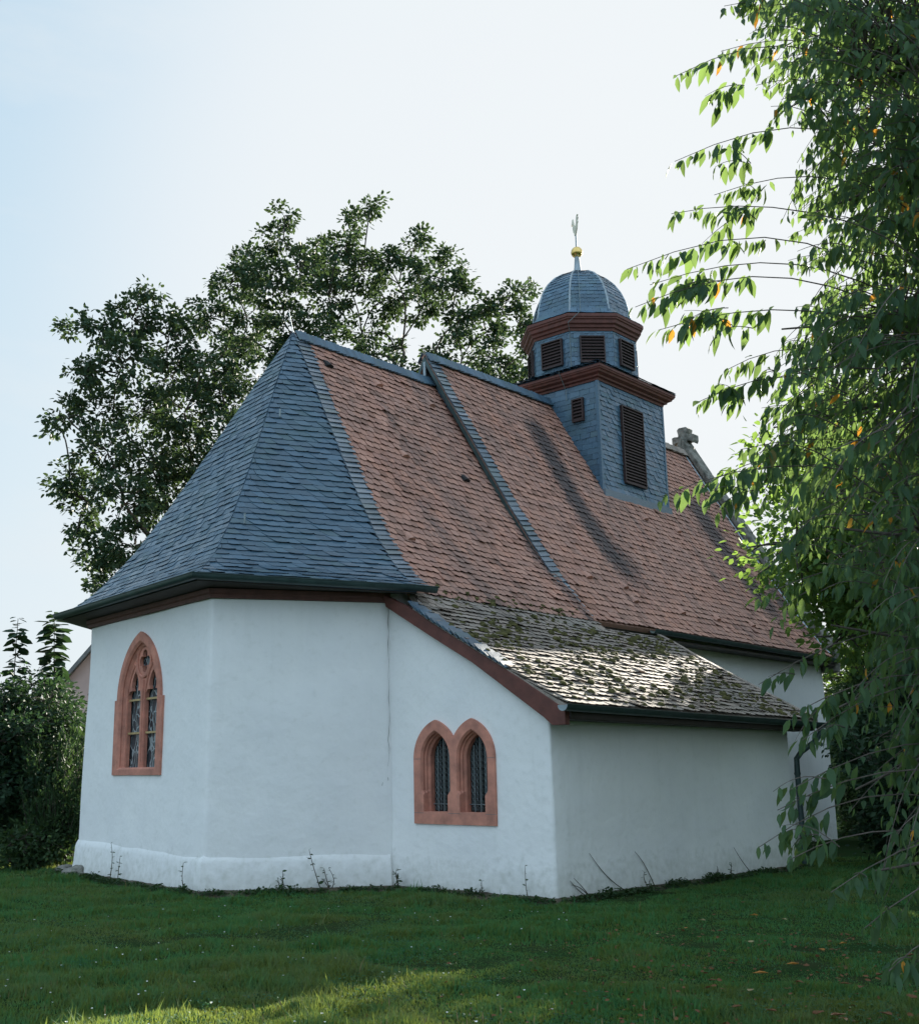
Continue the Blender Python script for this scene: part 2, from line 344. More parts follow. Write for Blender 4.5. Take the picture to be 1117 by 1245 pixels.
# ------------------------------------------------------------------ courses of slates and tiles
def resample(P, n):
    P = np.asarray(P, float); d = np.r_[0, np.cumsum(np.linalg.norm(np.diff(P, axis=0), axis=1))]
    t = np.linspace(0, d[-1], n); return np.stack([np.interp(t, d, P[:, i]) for i in range(3)], 1)
class Courses:
    """rows of small overlapping plates over a ruled surface between a left and a right edge (seen from outside)"""
    def __init__(s): s.V = []; s.F = []; s.S = []
    def field(s, L, Rr, expo, tw, ln=1.9, th=.012, arc=.03, skew=0.0, lift=.03, jit=.004, seed=1, stain=None, gap=.012,
              t_off=0.0, shear=0.0, loose=.0, every=None, top=None):
        rn = random.Random(seed)
        L = np.asarray(L, float); Rr = np.asarray(Rr, float)
        mid = (L+Rr)/2; d = np.r_[0, np.cumsum(np.linalg.norm(np.diff(mid, axis=0), axis=1))]; D = d[-1]
        ip = lambda A, t: np.array([np.interp(t, d, A[:, i]) for i in range(3)])
        k0 = int(np.argmax(np.linalg.norm(Rr-L, axis=1)))
        e = Rr[k0]-L[k0]; e[2] = 0; e /= np.linalg.norm(e)
        def P(t, h):
            t = min(max(t, 0), D); l, r = ip(L, t), ip(Rr, t); hl, hr = l@e, r@e
            return l if hr-hl < 1e-6 else l+(h-hl)/(hr-hl)*(r-l)
        nrm = []
        for t in np.linspace(0, D, 60):
            u = ip(mid, min(t+.03, D))-ip(mid, max(t-.03, 0)); v = np.cross(e, u-(u@e)*e); nrm.append(v/np.linalg.norm(v))
        nrm = np.array(nrm); N = lambda t: nrm[int(min(max(t/D, 0), 1)*59)]
        row = 0; t0 = t_off
        while t0 < D-expo*.3:
            l, r = ip(L, t0), ip(Rr, t0); l2, r2 = ip(L, min(t0+expo, D)), ip(Rr, min(t0+expo, D))
            h0, h1 = min(l@e, l2@e), max(r@e, r2@e)
            off = (row % 2)*.5*tw + rn.uniform(-.06, .06)*tw
            kk = math.floor((h0-off)/tw)-1
            while kk*tw+off < h1+tw:
                w_ = tw*(1+rn.uniform(-.06, .06)); hc = kk*tw+off; kk += 1
                a, b = hc-w_/2+gap/2, hc+w_/2-gap/2
                if b < h0+.01 or a-abs(shear)*expo > h1-.01: continue
                jt = rn.uniform(-1, 1)*jit; tb = t0+jt; lf = lift*(1+rn.uniform(-.25, .35)); tl = rn.uniform(-.006, .006)
                if rn.random() < loose: lf += rn.uniform(.012, .035); tb -= rn.uniform(0, .04); tl *= 3
                n = N(t0); V = []
                xs = [-.5, -.3, 0, .3, .5] if arc else [-.5, 0, .5]
                m = len(xs)
                for x in xs:
                    h = hc+x*(b-a)
                    ta = tb+arc*(4*x*x)+skew*(x+.5)*expo
                    hh = min(max(h, ip(L, ta)@e), ip(Rr, ta)@e)
                    V.append((P(ta, hh)+n*(lf+tl*x), ta))
                tt = min(t0+expo*ln, D)
                for x in xs:
                    h = hc+x*(b-a)-shear*(tt-tb); hh = min(max(h, ip(L, tt)@e), ip(Rr, tt)@e)
                    V.append((P(tt, hh)+n*.004, tt))
                if np.linalg.norm(V[0][0]-V[m-1][0]) < .025: continue
                base = len(s.V)
                for p, ta in V: s.V.append(p); s.S.append(stain(p) if stain else 0)
                for p, ta in V[:m]: s.V.append(p-n*th); s.S.append(stain(p) if stain else 0)
                s.V.append(V[m][0]-n*.012); s.V.append(V[2*m-1][0]-n*.012); s.S += [0, 0]
                for i in range(m-1):
                    s.F.append((base+i, base+i+1, base+m+i+1, base+m+i))
                    s.F.append((base+2*m+i+1, base+2*m+i, base+2*m+i, base+i)[0:1]+(base+2*m+i, base+i, base+i+1)[0:0] or (base+2*m+i, base+2*m+i+1, base+i+1, base+i))
                s.F.append((base+2*m, base, base+m, base+3*m)); s.F.append((base+3*m-1, base+3*m+1, base+2*m-1, base+m-1))
            row += 1; t0 += expo
        return s
    def build(s, name, mat, parent):
        return mesh(name, s.V, [f for f in s.F], mat, parent, stain=s.S)
def deck(mb, L, Rr, off=.012, th=.10):
    """solid boarding under a field of tiles"""
    L = np.asarray(L, float); Rr = np.asarray(Rr, float); n = len(L); V = []; F = []
    mid = (L+Rr)/2; e = Rr[0]-L[0]; e[2] = 0; e /= np.linalg.norm(e)
    for i in range(n):
        u = mid[min(i+1, n-1)]-mid[max(i-1, 0)]; v = np.cross(e, u-(u@e)*e); v /= np.linalg.norm(v)
        V += [L[i]-v*off, Rr[i]-v*off, Rr[i]-v*(off+th), L[i]-v*(off+th)]
    for i in range(n-1):
        for k in range(4): F.append((i*4+k, i*4+(k+1) % 4, i*4+4+(k+1) % 4, i*4+4+k))
    F += [(3, 2, 1, 0), tuple(n*4-4+k for k in range(4))]
    mb.add(V, F)

# ------------------------------------------------------------------ chapel: measures
APEX = np.array([1.27, 6.55, 9.89]); YR = 6.55
AL, AB, BC, BL = (-1.48, 8.75), (-2.233, 4.368), (0., 2.914), (.35, 10.15)          # wall corners of the apse
gAL, gAB, gBC, gBL = np.array([-1.80, 9.17, 4.40]), np.array([-2.64, 4.19, 4.43]), np.array([.10, 2.40, 4.33]), np.array([.55, 10.75, 4.40])
PROF = np.array([(0, 0), (.05, .02), (.1, .045), (.15, .077), (.2, .115), (.3, .2), (.4, .305), (.5, .415), (.65, .59), (.8, .77), (1, 1)])
def hip(c, n=40):
    r = np.interp(np.linspace(0, 1, n), np.linspace(0, 1, len(PROF)), PROF[:, 0]); h = np.interp(r, PROF[:, 0], PROF[:, 1])
    return np.stack([c[0]+(APEX[0]-c[0])*r, c[1]+(APEX[1]-c[1])*r, c[2]+(APEX[2]-c[2])*h], 1)
NPROF = [(2.76, 4.34), (2.95, 4.52), (3.10, 4.74), (3.45, 5.23), (3.9, 5.93), (4.36, 6.67), (4.85, 7.5), (5.36, 8.39), (5.92, 9.35), (6.55, 10.46)]
XN0, XN1 = 5.08, 16.15
chapel = tag(empty('chapel', (0, 0, 0)), 'white plastered chapel with steep slate and red tile roofs and a slate bell turret', 'chapel')

# ---- walls
def wall_solid(name, poly, z0, ztop, parent, mat, step=.22, amp=.011, corner=.04, batter=None, seed=0):
    pts = []; n = len(poly)
    for i in range(n):
        p0, p, p1 = Vector(poly[i-1]), Vector(poly[i]), Vector(poly[(i+1) % n])
        d0, d1 = (p-p0).normalized(), (p1-p).normalized()
        a, b = p-d0*corner, p+d1*corner
        for t in (0, .33, .67, 1): pts.append((a*(1-t)**2)+(p*2*t*(1-t))+(b*t*t))
        q0, q1 = p+d1*corner, p1-d1*corner; L = (q1-q0).length; k = max(1, int(L/step))
        for j in range(1, k): pts.append(q0+(q1-q0)*j/k)
    cx = sum((p.x for p in pts))/len(pts); cy = sum((p.y for p in pts))/len(pts)
    m = len(pts); nz = max(2, int(4/step)); V = []; F = []
    nr = []
    for i in range(m):
        d = (pts[(i+1) % m]-pts[i-1]).normalized(); nr.append(Vector((d.y, -d.x)))
    A = sum(pts[i-1].x*pts[i].y-pts[i].x*pts[i-1].y for i in range(m)); sg = 1 if A > 0 else -1
    for j in range(nz+1):
        t = j/nz
        for i, p in enumerate(pts):
            zt = ztop(p.x, p.y) if callable(ztop) else ztop
            z = z0+(zt-z0)*t
            o = amp*(noise.noise(Vector((p.x*.9+seed, p.y*.9, z*.9)))*1.6+noise.noise(Vector((p.x*2.7, p.y*2.7+seed, z*2.7)))*.6)
            if batter: o += batter(z)
            q = p+nr[i]*o*sg; V.append((q.x, q.y, z))
    for j in range(nz):
        for i in range(m): F.append((j*m+i, j*m+(i+1) % m, (j+1)*m+(i+1) % m, (j+1)*m+i))
    F.append(tuple(range(m-1, -1, -1)))
    c = len(V); V.append((cx, cy, sum(V[nz*m+i][2] for i in range(m))/m))
    for i in range(m): F.append((nz*m+i, nz*m+(i+1) % m, c))
    o = mesh(name, V, F, mat, parent)
    bm = bmesh.new(); bm.from_mesh(o.data); bmesh.ops.recalc_face_normals(bm, faces=bm.faces)
    for f in bm.faces: f.smooth = abs(f.normal.z) < .6
    bm.to_mesh(o.data); bm.free()
    return o
def cut(o, cutter):
    md = o.modifiers.new('cut', 'BOOLEAN'); md.operation = 'DIFFERENCE'; md.object = cutter; md.solver = 'EXACT'
    dg = bpy.context.evaluated_depsgraph_get(); me = bpy.data.meshes.new_from_object(o.evaluated_get(dg))
    o.modifiers.clear(); o.data = me; me.set_sharp_from_angle(angle=R_(35)); cm = cutter.data; bpy.data.objects.remove(cutter); bpy.data.meshes.remove(cm)
def frame_of(origin, right, out):
    """local (a, b, c) = (along wall to the right seen from outside, up, out of the wall)"""
    r = Vector(right).normalized(); o = Vector(out).normalized()
    return Matrix(((r.x, 0, o.x, origin[0]), (r.y, 0, o.y, origin[1]), (r.z, 1, o.z, origin[2]), (0, 0, 0, 1)))

chancel = wall_solid('chancel_wall', [AB, BC, (5.35, 2.95), (5.35, 10.15), BL, AL], -.3, 4.42, chapel, M['plaster'], batter=lambda z: .05*max(0, (3.4-z)/3.4), corner=.045)
sacristy = wall_solid('sacristy_wall', [(0, 0), (7.07, 0), (7.07, 3.05), (.03, 3.05)], -.3, lambda x, y: 2.50+.575*(y+.05)-.05, chapel, M['plaster'], seed=5, batter=lambda z: .02*max(0, (2-z)/2))
nave = wall_solid('nave_wall', [(5.38, 3.12), (16.2, 3.12), (16.2, 9.98), (5.38, 9.98)], -.3, 4.42, chapel, M['plaster'], seed=9, corner=.05)

def plinth():
    def off(p, q, d):
        p, q = Vector(p), Vector(q); t = (q-p).normalized(); return p+Vector((t.y, -t.x))*d, q+Vector((t.y, -t.x))*d
    path = [BL, AL, AB, BC]; sec = []
    pts = []
    for i in range(3):
        a, b = Vector(path[i]), Vector(path[i+1]); k = int((b-a).length/.15)
        for j in range(k+(i == 2)): pts.append(a+(b-a)*j/k)
    V = []; F = []; n = len(pts)
    for i, p in enumerate(pts):
        a = (pts[i]-pts[max(i-1, 0)]) if i else pts[1]-pts[0]; b = (pts[min(i+1, n-1)]-p) if i < n-1 else a
        a.normalize(); b.normalize(); na, nb = Vector((-a.y, a.x))*-1, Vector((-b.y, b.x))*-1
        m = (na+nb).normalized(); m = m/max(.5, m.dot(na)); m = -m if m.dot(Vector((2, 6.5))-p) > 0 else m
        f = i/n; tp = .46+.03*noise.noise(Vector((i*.045, 3, 0)))+.05*max(0, min(1, (.75-f)*4)); o = .075+.014*noise.noise(Vector((p.x*1.5, p.y*1.5, 0)))
        for (u, z) in ((-.12, -.3), (o+.06, -.3), (o+.05, 0), (o+.015, .2), (o, tp-.08), (o-.012, tp-.03), (.035, tp+.025), (-.12, tp+.06)):
            q = p+m*u; V.append((q.x, q.y, z))
    for i in range(n-1):
        for k in range(8): F.append((i*8+k, i*8+(k+1) % 8, i*8+8+(k+1) % 8, i*8+8+k))
    F += [tuple(range(7, -1, -1)), tuple((n-1)*8+k for k in range(8))]
    mb = MB().add(V, F); return mb.build('plinth', M['plaster'], chancel, True)
plinth()
def crack(parent, pts, r=.006):
    mb = MB(); P = []
    for (a, b) in zip(pts[:-1], pts[1:]):
        a, b = Vector(a), Vector(b)
        for k in range(6): P.append(a.lerp(b, k/6)+Vector((0, rnd.uniform(-.022, .022), 0)))
    P.append(Vector(pts[-1])); mb.tube(P, [r*rnd.uniform(.15, .9) for _ in P], 4)
    return mb.build('wall_crack', M['crack'], parent)
crack(chancel, [(-.015, 2.90, 4.15), (-.02, 2.90, 3.2), (-.02, 2.895, 2.2), (-.035, 2.90, 1.5)], .007)
crack(chancel, [(-.10, 2.95, 1.5), (-.16, 3.00, 1.1), (-.13, 2.98, .55)], .005)

# ---- 2D plates with holes, window surrounds
def lancet(cx, z0, zs, w, rise, n=10, z_stop=None, w_stop=None):
    """closed outline (anticlockwise) of a pointed-arch opening; half width w; narrower below z_stop"""
    r = (w*w+rise*rise)/(2*w); ws = w_stop if w_stop else w
    pts = [(cx-ws, z0), (cx+ws, z0)]
    if z_stop: pts += [(cx+ws, z_stop-abs(w-ws)*1.3), (cx+w, z_stop)]
    else: pts += [(cx+w, z0+(zs-z0)*.3), (cx+w, z0+(zs-z0)*.6)]
    a1 = math.asin(min(1, rise/r))
    for i in range(n+1):
        t = a1*i/n; pts.append((cx+w-r+r*math.cos(t), zs+r*math.sin(t)))
    pts += [(2*cx-x, z) for x, z in reversed(pts[4:-1])]
    if z_stop: pts += [(cx-w, z_stop), (cx-ws, z_stop-abs(w-ws)*1.3)]
    else: pts += [(cx-w, z0+(zs-z0)*.6), (cx-w, z0+(zs-z0)*.3)]
    return pts
def plate(mb, outer, holes, c, mtx, depth=None):
    """flat plate in the local a-b plane at c, with holes; depth gives it a back and rims"""
    bm = bmesh.new(); loops = []
    for poly in [outer]+holes:
        vs = [bm.verts.new((x, z, c)) for x, z in poly]; loops.append(vs)
        for i in range(len(vs)): bm.edges.new((vs[i-1], vs[i]))
    bmesh.ops.triangle_fill(bm, use_beauty=True, use_dissolve=False, edges=bm.edges[:], normal=(0, 0, 1))
    bm.verts.index_update(); V = [v.co.copy() for v in bm.verts]; F = [tuple(v.index for v in f.verts) for f in bm.faces]
    n = len(V)
    if depth:
        idx = [[v.index for v in l] for l in loops]
        V2 = V+[Vector((v.x, v.y, v.z-depth)) for v in V]; F2 = F+[tuple(reversed([i+n for i in f])) for f in F]
        for l in idx:
            for i in range(len(l)): F2.append((l[i-1], l[i], l[i]+n, l[i-1]+n))
        V, F = V2, F2
    bm.free(); mb.add([mtx @ v for v in V], F)
def loft(mb, rings, mtx):
    n = len(rings[0][0]); V = []; F = []
    for pts, c in rings: V += [mtx @ Vector((x, z, c)) for x, z in pts]
    for j in range(len(rings)-1):
        for i in range(n): F.append((j*n+i, j*n+(i+1) % n, (j+1)*n+(i+1) % n, (j+1)*n+i))
    mb.add(V, F)
def cutter(poly, mtx, c0, c1):
    mb = MB(); mb.prism([mtx @ Vector((x, z, c0)) for x, z in poly], (mtx.to_3x3() @ Vector((0, 0, c1-c0))))
    return mb.build('cutter', M['plaster'])
def tidy(o):
    bm = bmesh.new(); bm.from_mesh(o.data); bmesh.ops.remove_doubles(bm, verts=bm.verts, dist=.0005)
    bmesh.ops.recalc_face_normals(bm, faces=bm.faces); bm.to_mesh(o.data); bm.free(); return o

def twin_window():
    F_ = frame_of((-.015, 1.657, 0), (0, -1, 0), (-1, 0, 0))        # a to the right = -Y
    zs, z0, zt = 1.80, 1.07, 2.345
    # outer outline: two pointed arches over one sill block
    c = .335; wo = .41; ri = zt-zs; r = (wo*wo+ri*ri)/(2*wo); a1 = math.asin(min(1, ri/r)); n = 14
    right = [(c+wo-r+r*math.cos(a1*i/n), zs+r*math.sin(a1*i/n)) for i in range(n+1)]
    inner = [(2*c-x, z) for x, z in reversed(right[:-1]) if 2*c-x > .005]
    half = [(.745, .90), (.745, 1.05), (.745, 1.4)]+right+inner
    zv = half[-1][1]
    outer = half+[(0, zv-.01)]+[(-x, z) for x, z in reversed(half)]
    cut(sacristy, cutter([(x*.985, .905 if z < .91 else (z-1.5)*.985+1.5) for x, z in outer], F_, -.42, .2))
    mb = MB()
    H0 = [lancet(s*c, z0, zs, .275, .40, 12, 1.36, .225) for s in (1, -1)]
    H1 = [lancet(s*c, z0, zs, .255, .37, 12, 1.36, .225) for s in (1, -1)]
    H2 = [lancet(s*c, z0, zs, .235, .35, 12, 1.36, .223) for s in (1, -1)]
    H3 = [lancet(s*c, z0, zs, .205, .32, 12, 1.36, .205) for s in (1, -1)]
    plate(mb, outer, H0, .012, F_)
    loft(mb, [(outer, .012), (outer, -.25)], F_)
    for i in range(2):
        loft(mb, [(H0[i], .012), (H1[i], -.02), (H1[i], -.06), (H2[i], -.075), (H2[i], -.10), (H3[i], -.13), (H3[i], -.30)], F_)
    fr = tidy(mb.build('twin_lancet_window', M['sandstone'], chapel))
    for s in (1, -1):
        p = MB(); plate(p, lancet(s*c, z0-.02, zs, .23, .34, 12), [], -.215, F_, .02); p.build('window_pane', M['dark_glass'], fr)
        g = MB()
        for k in (-1, 0, 1):
            x = s*c+k*.105; top = zs+.30-abs(k)*.12
            g.tube([F_ @ Vector((x, z0, -.18)), F_ @ Vector((x, top, -.18))], .010, 6)
        g.tube([F_ @ Vector((s*c-.21, z0+.10, -.185)), F_ @ Vector((s*c+.21, z0+.10, -.185))], .008, 6)
        for d in (1, -1):                               # curved wire lattice
            for k in range(-4, 5):
                P = []
                for j in range(26):
                    z = z0+.02+j*.042; x = k*.075+d*.022*math.sin(z*38+k*math.pi)
                    if abs(x) < .205-max(0, (z-zs-.05))*.55 and z < zs+.30: P.append(F_ @ Vector((s*c+x, z, -.195)))
                if len(P) > 2: g.tube(P, .0045, 4)
        g.build('window_grille', M['iron'], fr)
    for x0, x1, z in ((-.745, -.60, 1.80), (.60, .745, 1.80), (-.745, -.56, 1.05), (.56, .745, 1.05), (-.11, .11, 1.05)):
        MB().box((x0, z-.003, .011), (x1, z+.003, .0135), F_).build('mortar_joint', M['crack'], fr)
    return fr
twin_window()

def gothic_window():
    t = Vector((AL[0]-AB[0], AL[1]-AB[1], 0)).normalized(); nrm = Vector((-t.y, t.x, 0))
    if nrm.x > 0: nrm = -nrm
    org = Vector((AB[0], AB[1], 0))+t*2.30+nrm*.035
    F_ = frame_of(org, -t, nrm)
    zs, zt, z0 = 2.80, 3.87, 1.72
    W = .80; rise = zt-zs
    arch = lancet(0, 1.60, zs, W, rise, 16)
    outer = [(-.875, 1.60), (.875, 1.60), (.875, 2.2), (.875, 2.80)]+arch[4:4+33]+[(-.875, 2.80), (-.875, 2.2)]
    cut(chancel, cutter([(x*.985, 1.61 if z < 1.62 else (z-2.6)*.985+2.6) for x, z in outer], F_, -.45, .25))
    mb = MB()
    h0 = lancet(0, z0-.03, zs, .70, .93, 16); h1 = lancet(0, z0, zs, .66, .89, 16); h2 = lancet(0, z0, zs, .61, .83, 16)
    plate(mb, outer, [h0], .015, F_); loft(mb, [(outer, .015), (outer, -.33)], F_)
    loft(mb, [(h0, .015), (h1, -.02), (h1, -.04), (h2, -.09), (h2, -.30)], F_)
    fr = tidy(mb.build('gothic_window', M['sandstone'], chapel))
    # tracery: two cusped lights under a circle with a quatrefoil
    def light(cx):
        w, s0 = .245, zs-.02
        P = [(cx-w, z0), (cx+w, z0), (cx+w, s0-.3), (cx+w, s0+.02)]
        P += [(cx+w-.005, s0+.10), (cx+w-.05, s0+.155), (cx+.10, s0+.16)]          # cusp
        P += [(cx+.125, s0+.22), (cx+.115, s0+.31), (cx+.065, s0+.40), (cx, s0+.47)]
        return P+[(2*cx-x, z) for x, z in reversed(P[2:-1])]
    def quatrefoil(cx, cz, r, d):
        P = []
        for q in range(4):
            a0 = q*math.pi/2
            for k in range(9):
                a = a0+R_(-115)+R_(230)*k/8; P.append((cx+d*math.cos(a0)+r*math.cos(a), cz+d*math.sin(a0)+r*math.sin(a)))
        return P
    hl = [light(-.325), light(.325)]; q = quatrefoil(0, 3.40, .082, .105)
    tr = MB(); inn = lancet(0, z0-.02, zs, .635, .86, 16)
    plate(tr, inn, hl+[q], -.085, F_, .06)
    # raised mouldings following the lights and the circle
    def rib(pts, r=.020, c=-.082, closed=False):
        P = [F_ @ Vector((x, z, c)) for x, z in pts]
        if closed: P.append(P[0])
        tr.tube(P, r, 6)
    for cx in (-.325, .325):
        l = lancet(cx, z0, zs-.05, .275, .62, 12); rib(l[3:4+25+1], .022)
        rib([(cx-.272, z0), (cx-.272, zs)], .018); rib([(cx+.272, z0), (cx+.272, zs)], .018)
    rib([(.255*math.cos(a), 3.40+.255*math.sin(a)) for a in np.linspace(0, 2*math.pi, 25)[:-1]], .024, -.08, True)
    rib([(0, z0), (0, 3.1)], .036, -.08)
    tidy(tr.build('tracery', M['sandstone'], fr))
    gp = MB(); plate(gp, lancet(0, z0-.02, zs, .62, .84, 16), [], -.165, F_, .02); gp.build('leaded_pane', M['glass'], fr)
    for s in (-1, 1):
        for z in (2.26, 2.79):
            b = MB(); b.box((s*.325-.245, z-.016, -.13), (s*.325+.245, z+.016, -.10), F_); b.build('glazing_bar', M['brass'], fr)
    return fr
gothic_window()

# ---- roofs
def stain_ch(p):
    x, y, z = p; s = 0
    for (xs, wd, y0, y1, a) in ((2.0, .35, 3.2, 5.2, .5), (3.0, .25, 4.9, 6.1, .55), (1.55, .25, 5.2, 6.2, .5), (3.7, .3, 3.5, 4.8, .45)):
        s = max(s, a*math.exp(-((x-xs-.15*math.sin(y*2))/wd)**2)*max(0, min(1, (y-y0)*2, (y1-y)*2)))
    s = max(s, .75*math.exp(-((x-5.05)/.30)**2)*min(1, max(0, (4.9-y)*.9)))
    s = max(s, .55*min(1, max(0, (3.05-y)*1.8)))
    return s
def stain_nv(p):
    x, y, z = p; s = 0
    for (xs, wd, y0, y1, a) in ((8.05, .55, 3.0, 6.3, 1.05), (8.45, .40, 3.0, 4.6, .85), (10.75, .16, 3.15, 4.15, .9), (14.45, .75, 2.9, 5.8, 1.05), (15.5, .55, 2.8, 4.4, .85),  # last two, beside the gable: parapet shade painted in, with stains
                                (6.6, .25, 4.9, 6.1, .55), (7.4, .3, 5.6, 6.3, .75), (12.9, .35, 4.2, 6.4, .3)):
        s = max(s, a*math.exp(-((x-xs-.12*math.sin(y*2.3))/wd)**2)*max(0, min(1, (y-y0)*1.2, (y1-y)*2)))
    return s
def stain_sc(p): return 0
hAL, hAB, hBC, hBL = hip(gAL), hip(gAB), hip(gBC), hip(gBL)
rd = MB(); deck(rd, hAL, hAB); deck(rd, hAB, hBC); deck(rd, hBL, hAL)
slate_roof = rd.build('slate_roof', M['slate'], chapel)
cs = Courses()
cs.field(hAL, hAB, .130, .24, arc=.0, skew=.10, lift=.022, th=.011, seed=2, jit=.006, t_off=.02, gap=.008)
cs.build('slate_course', M['slate'], slate_roof)
cs = Courses()
cs.field(hAB, hBC, .138, .21, arc=.012, skew=.06, shear=.95, lift=.032, th=.014, seed=3, jit=.004, t_off=.02, gap=.004)
cs.build('slate_course', M['slate'], slate_roof)
cs = Courses(); cs.field(hBL, hAL, .14, .24, arc=.0, lift=.026, seed=4); cs.build('slate_course', M['slate'], slate_roof)

# chancel slope: left edge runs beside the hip, right edge under the nave verge
lv = hBC[hBC[:, 1] > 3.05]; fl_ = np.array([(np.interp(y, hBC[:, 1], hBC[:, 0])+.25*(3.05-y), y, z) for y, z in ((2.6, 4.26), (2.72, 4.40), (2.85, 4.55), (2.95, 4.67))])
Lc = np.concatenate([fl_, lv]); Rc = Lc.copy(); Rc[:, 0] = 5.22
nb = np.array([[5.22, 10.75-(r*4.2), 0] for r in np.linspace(0, 1, 40)])
rd = MB(); deck(rd, Lc, Rc)
hb = hip(gBL); Lb = np.stack([np.full(40, 5.22), hb[:, 1], hb[:, 2]], 1); deck(rd, Lb, hb)
chancel_roof = rd.build('chancel_roof', M['tile'], chapel)
cs = Courses(); L2 = Lc.copy(); L2[:, 0] += .30
cs.field(L2, Rc, .155, .180, arc=.030, lift=.038, th=.022, seed=5, stain=stain_ch, loose=.018, jit=.004)
cs.build('tile_course', M['tile'], chancel_roof)
def band(path, wdir, width, nrm, expo, mat, name, parent, th=.014, lift=.035, seed=1, skew=.25):
    """overlapping slates laid one after another along a path (verge, hip or ridge border)"""
    rn = random.Random(seed)
    P = np.asarray(path, float); d = np.r_[0, np.cumsum(np.linalg.norm(np.diff(P, axis=0), axis=1))]
    ip = lambda t: np.array([np.interp(min(max(t, 0), d[-1]), d, P[:, i]) for i in range(3)])
    wd = np.asarray(wdir, float); n = np.asarray(nrm, float); V = []; F = []
    t = 0
    while t < d[-1]-.02:
        wv = width*(1+rn.uniform(-.05, .05)); lf = lift*(1+rn.uniform(-.2, .2)); b = len(V)
        a0, a1 = ip(t), ip(t+expo*1.7); sk = ip(t+skew*expo)-a0
        q = [a0+n*lf, a0+sk*1.0+wd*wv+n*lf, a1+wd*wv+n*.012, a1+n*.012]
        V += q+[p-n*th for p in q]
        F += [(b, b+1, b+2, b+3), (b+4, b+5, b+1, b), (b+5, b+6, b+2, b+1), (b+7, b+4, b, b+3), (b+6, b+7, b+3, b+2), (b+7, b+6, b+5, b+4)]
        t += expo
    mb = MB().add(V, F); return mb.build(name, mat, parent)
up = lambda y, z: np.array([0, y, z])/math.hypot(y, z)
nS = up(-.80, .60)                                             # outward normal of the south slopes
band(hBC+np.array([-.03, 0, 0]), (1, 0, 0), .38, nS, .13, M['band_slate'], 'hip_slate', slate_roof, seed=3, lift=.042, th=.008, skew=.6)
band(np.stack([np.linspace(5.2, 1.25, 30), np.full(30, 6.50), np.full(30, 9.90)], 1), up(-.52, -.85), .26, nS, .10, M['slate'], 'ridge_slate', chancel_roof, seed=8, lift=.05, skew=0)
band(np.stack([np.linspace(5.2, 1.25, 30), np.full(30, 6.60), np.full(30, 9.93)], 1), up(.52, -.85), .26, up(.8, .6), .10, M['slate'], 'ridge_slate', chancel_roof, seed=9, lift=.05, skew=0)
# sacristy lean-to roof
SP = [(-.36, 2.455), (.4, 2.88), (1.2, 3.335), (1.9, 3.735), (2.3, 3.99), (2.45, 4.12), (2.64, 4.30)]
SQ = SP[:5]+[(2.64, 4.18)]
Ls = resample([(-.10, y, z) for y, z in SP], 40); Ms = resample([(5.24, y, z) for y, z in SP], 40)
Ls[:, 0] = np.where(Ls[:, 1] > 2.35, np.maximum(-.10, np.interp(Ls[:, 1], hBC[:, 1], hBC[:, 0])+.08), -.10)
Mq = resample([(5.24, y, z) for y, z in SQ], 40); Rs = resample([(7.50, y, z) for y, z in SQ], 40)
rd = MB(); deck(rd, Ls, Ms, .012, .08); deck(rd, Mq, Rs, .012, .08); sacristy_roof = rd.build('sacristy_roof', M['old_tile'], chapel)
cs = Courses(); cs.field(Ls, Ms, .150, .165, arc=.024, lift=.038, th=.019, seed=6, stain=stain_sc, loose=.05, jit=.008)
cs.field(Mq, Rs, .150, .165, arc=.024, lift=.038, th=.019, seed=6, stain=stain_sc, loose=.05, jit=.008)
cs.build('tile_course', M['old_tile'], sacristy_roof)
band(np.stack([np.full(24, -.10), Ls[::-1][4:28, 1], Ls[::-1][4:28, 2]], 1)+np.array([-.06, 0, 0]), (1, 0, 0), .30, up(-.5, .86), .13, M['slate'], 'verge_slate', sacristy_roof, seed=4, lift=.055, skew=-.2)
v = MB(); P = [Rs[i]+np.array([.0, 0, .05]) for i in range(0, 40, 3)]
for a, b in zip(P[:-1], P[1:]): v.prism([a+np.array([-.09, 0, .005]), a+np.array([.05, 0, .005]), a+np.array([.05, 0, -.14]), a+np.array([-.09, 0, -.14])], b-a)
v.build('verge_strip', M['old_tile'], sacristy_roof)
# nave roof
NP = resample([(0, y, z) for y, z in NPROF], 48)
Ln, Rn = NP.copy(), NP.copy(); Ln[:, 0] = XN0; Rn[:, 0] = XN1
rd = MB(); deck(rd, Ln, Rn, .012, .09)
mir = lambda A: np.stack([A[:, 0], 2*YR-A[:, 1], A[:, 2]], 1)
deck(rd, mir(Rn), mir(Ln), .012, .09)
nave_roof = rd.build('nave_roof', M['tile'], chapel)
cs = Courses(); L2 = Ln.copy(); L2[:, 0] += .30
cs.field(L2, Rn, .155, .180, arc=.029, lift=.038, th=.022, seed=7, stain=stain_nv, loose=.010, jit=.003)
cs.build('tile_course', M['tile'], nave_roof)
band(Ln+np.array([-.03, 0, 0]), (1, 0, 0), .36, nS, .13, M['band_slate'], 'verge_slate', nave_roof, seed=5, lift=.045, th=.008, skew=.6)
band(np.stack([np.linspace(9.55, XN0-.03, 40), np.full(40, 6.50), np.full(40, 10.475)], 1), up(-.52, -.85), .26, nS, .10, M['slate'], 'ridge_slate', nave_roof, seed=18, lift=.05, skew=0)
band(np.stack([np.linspace(9.55, XN0-.03, 40), np.full(40, 6.60), np.full(40, 10.50)], 1), up(.52, -.85), .26, up(.8, .6), .10, M['slate'], 'ridge_slate', nave_roof, seed=19, lift=.05, skew=0)
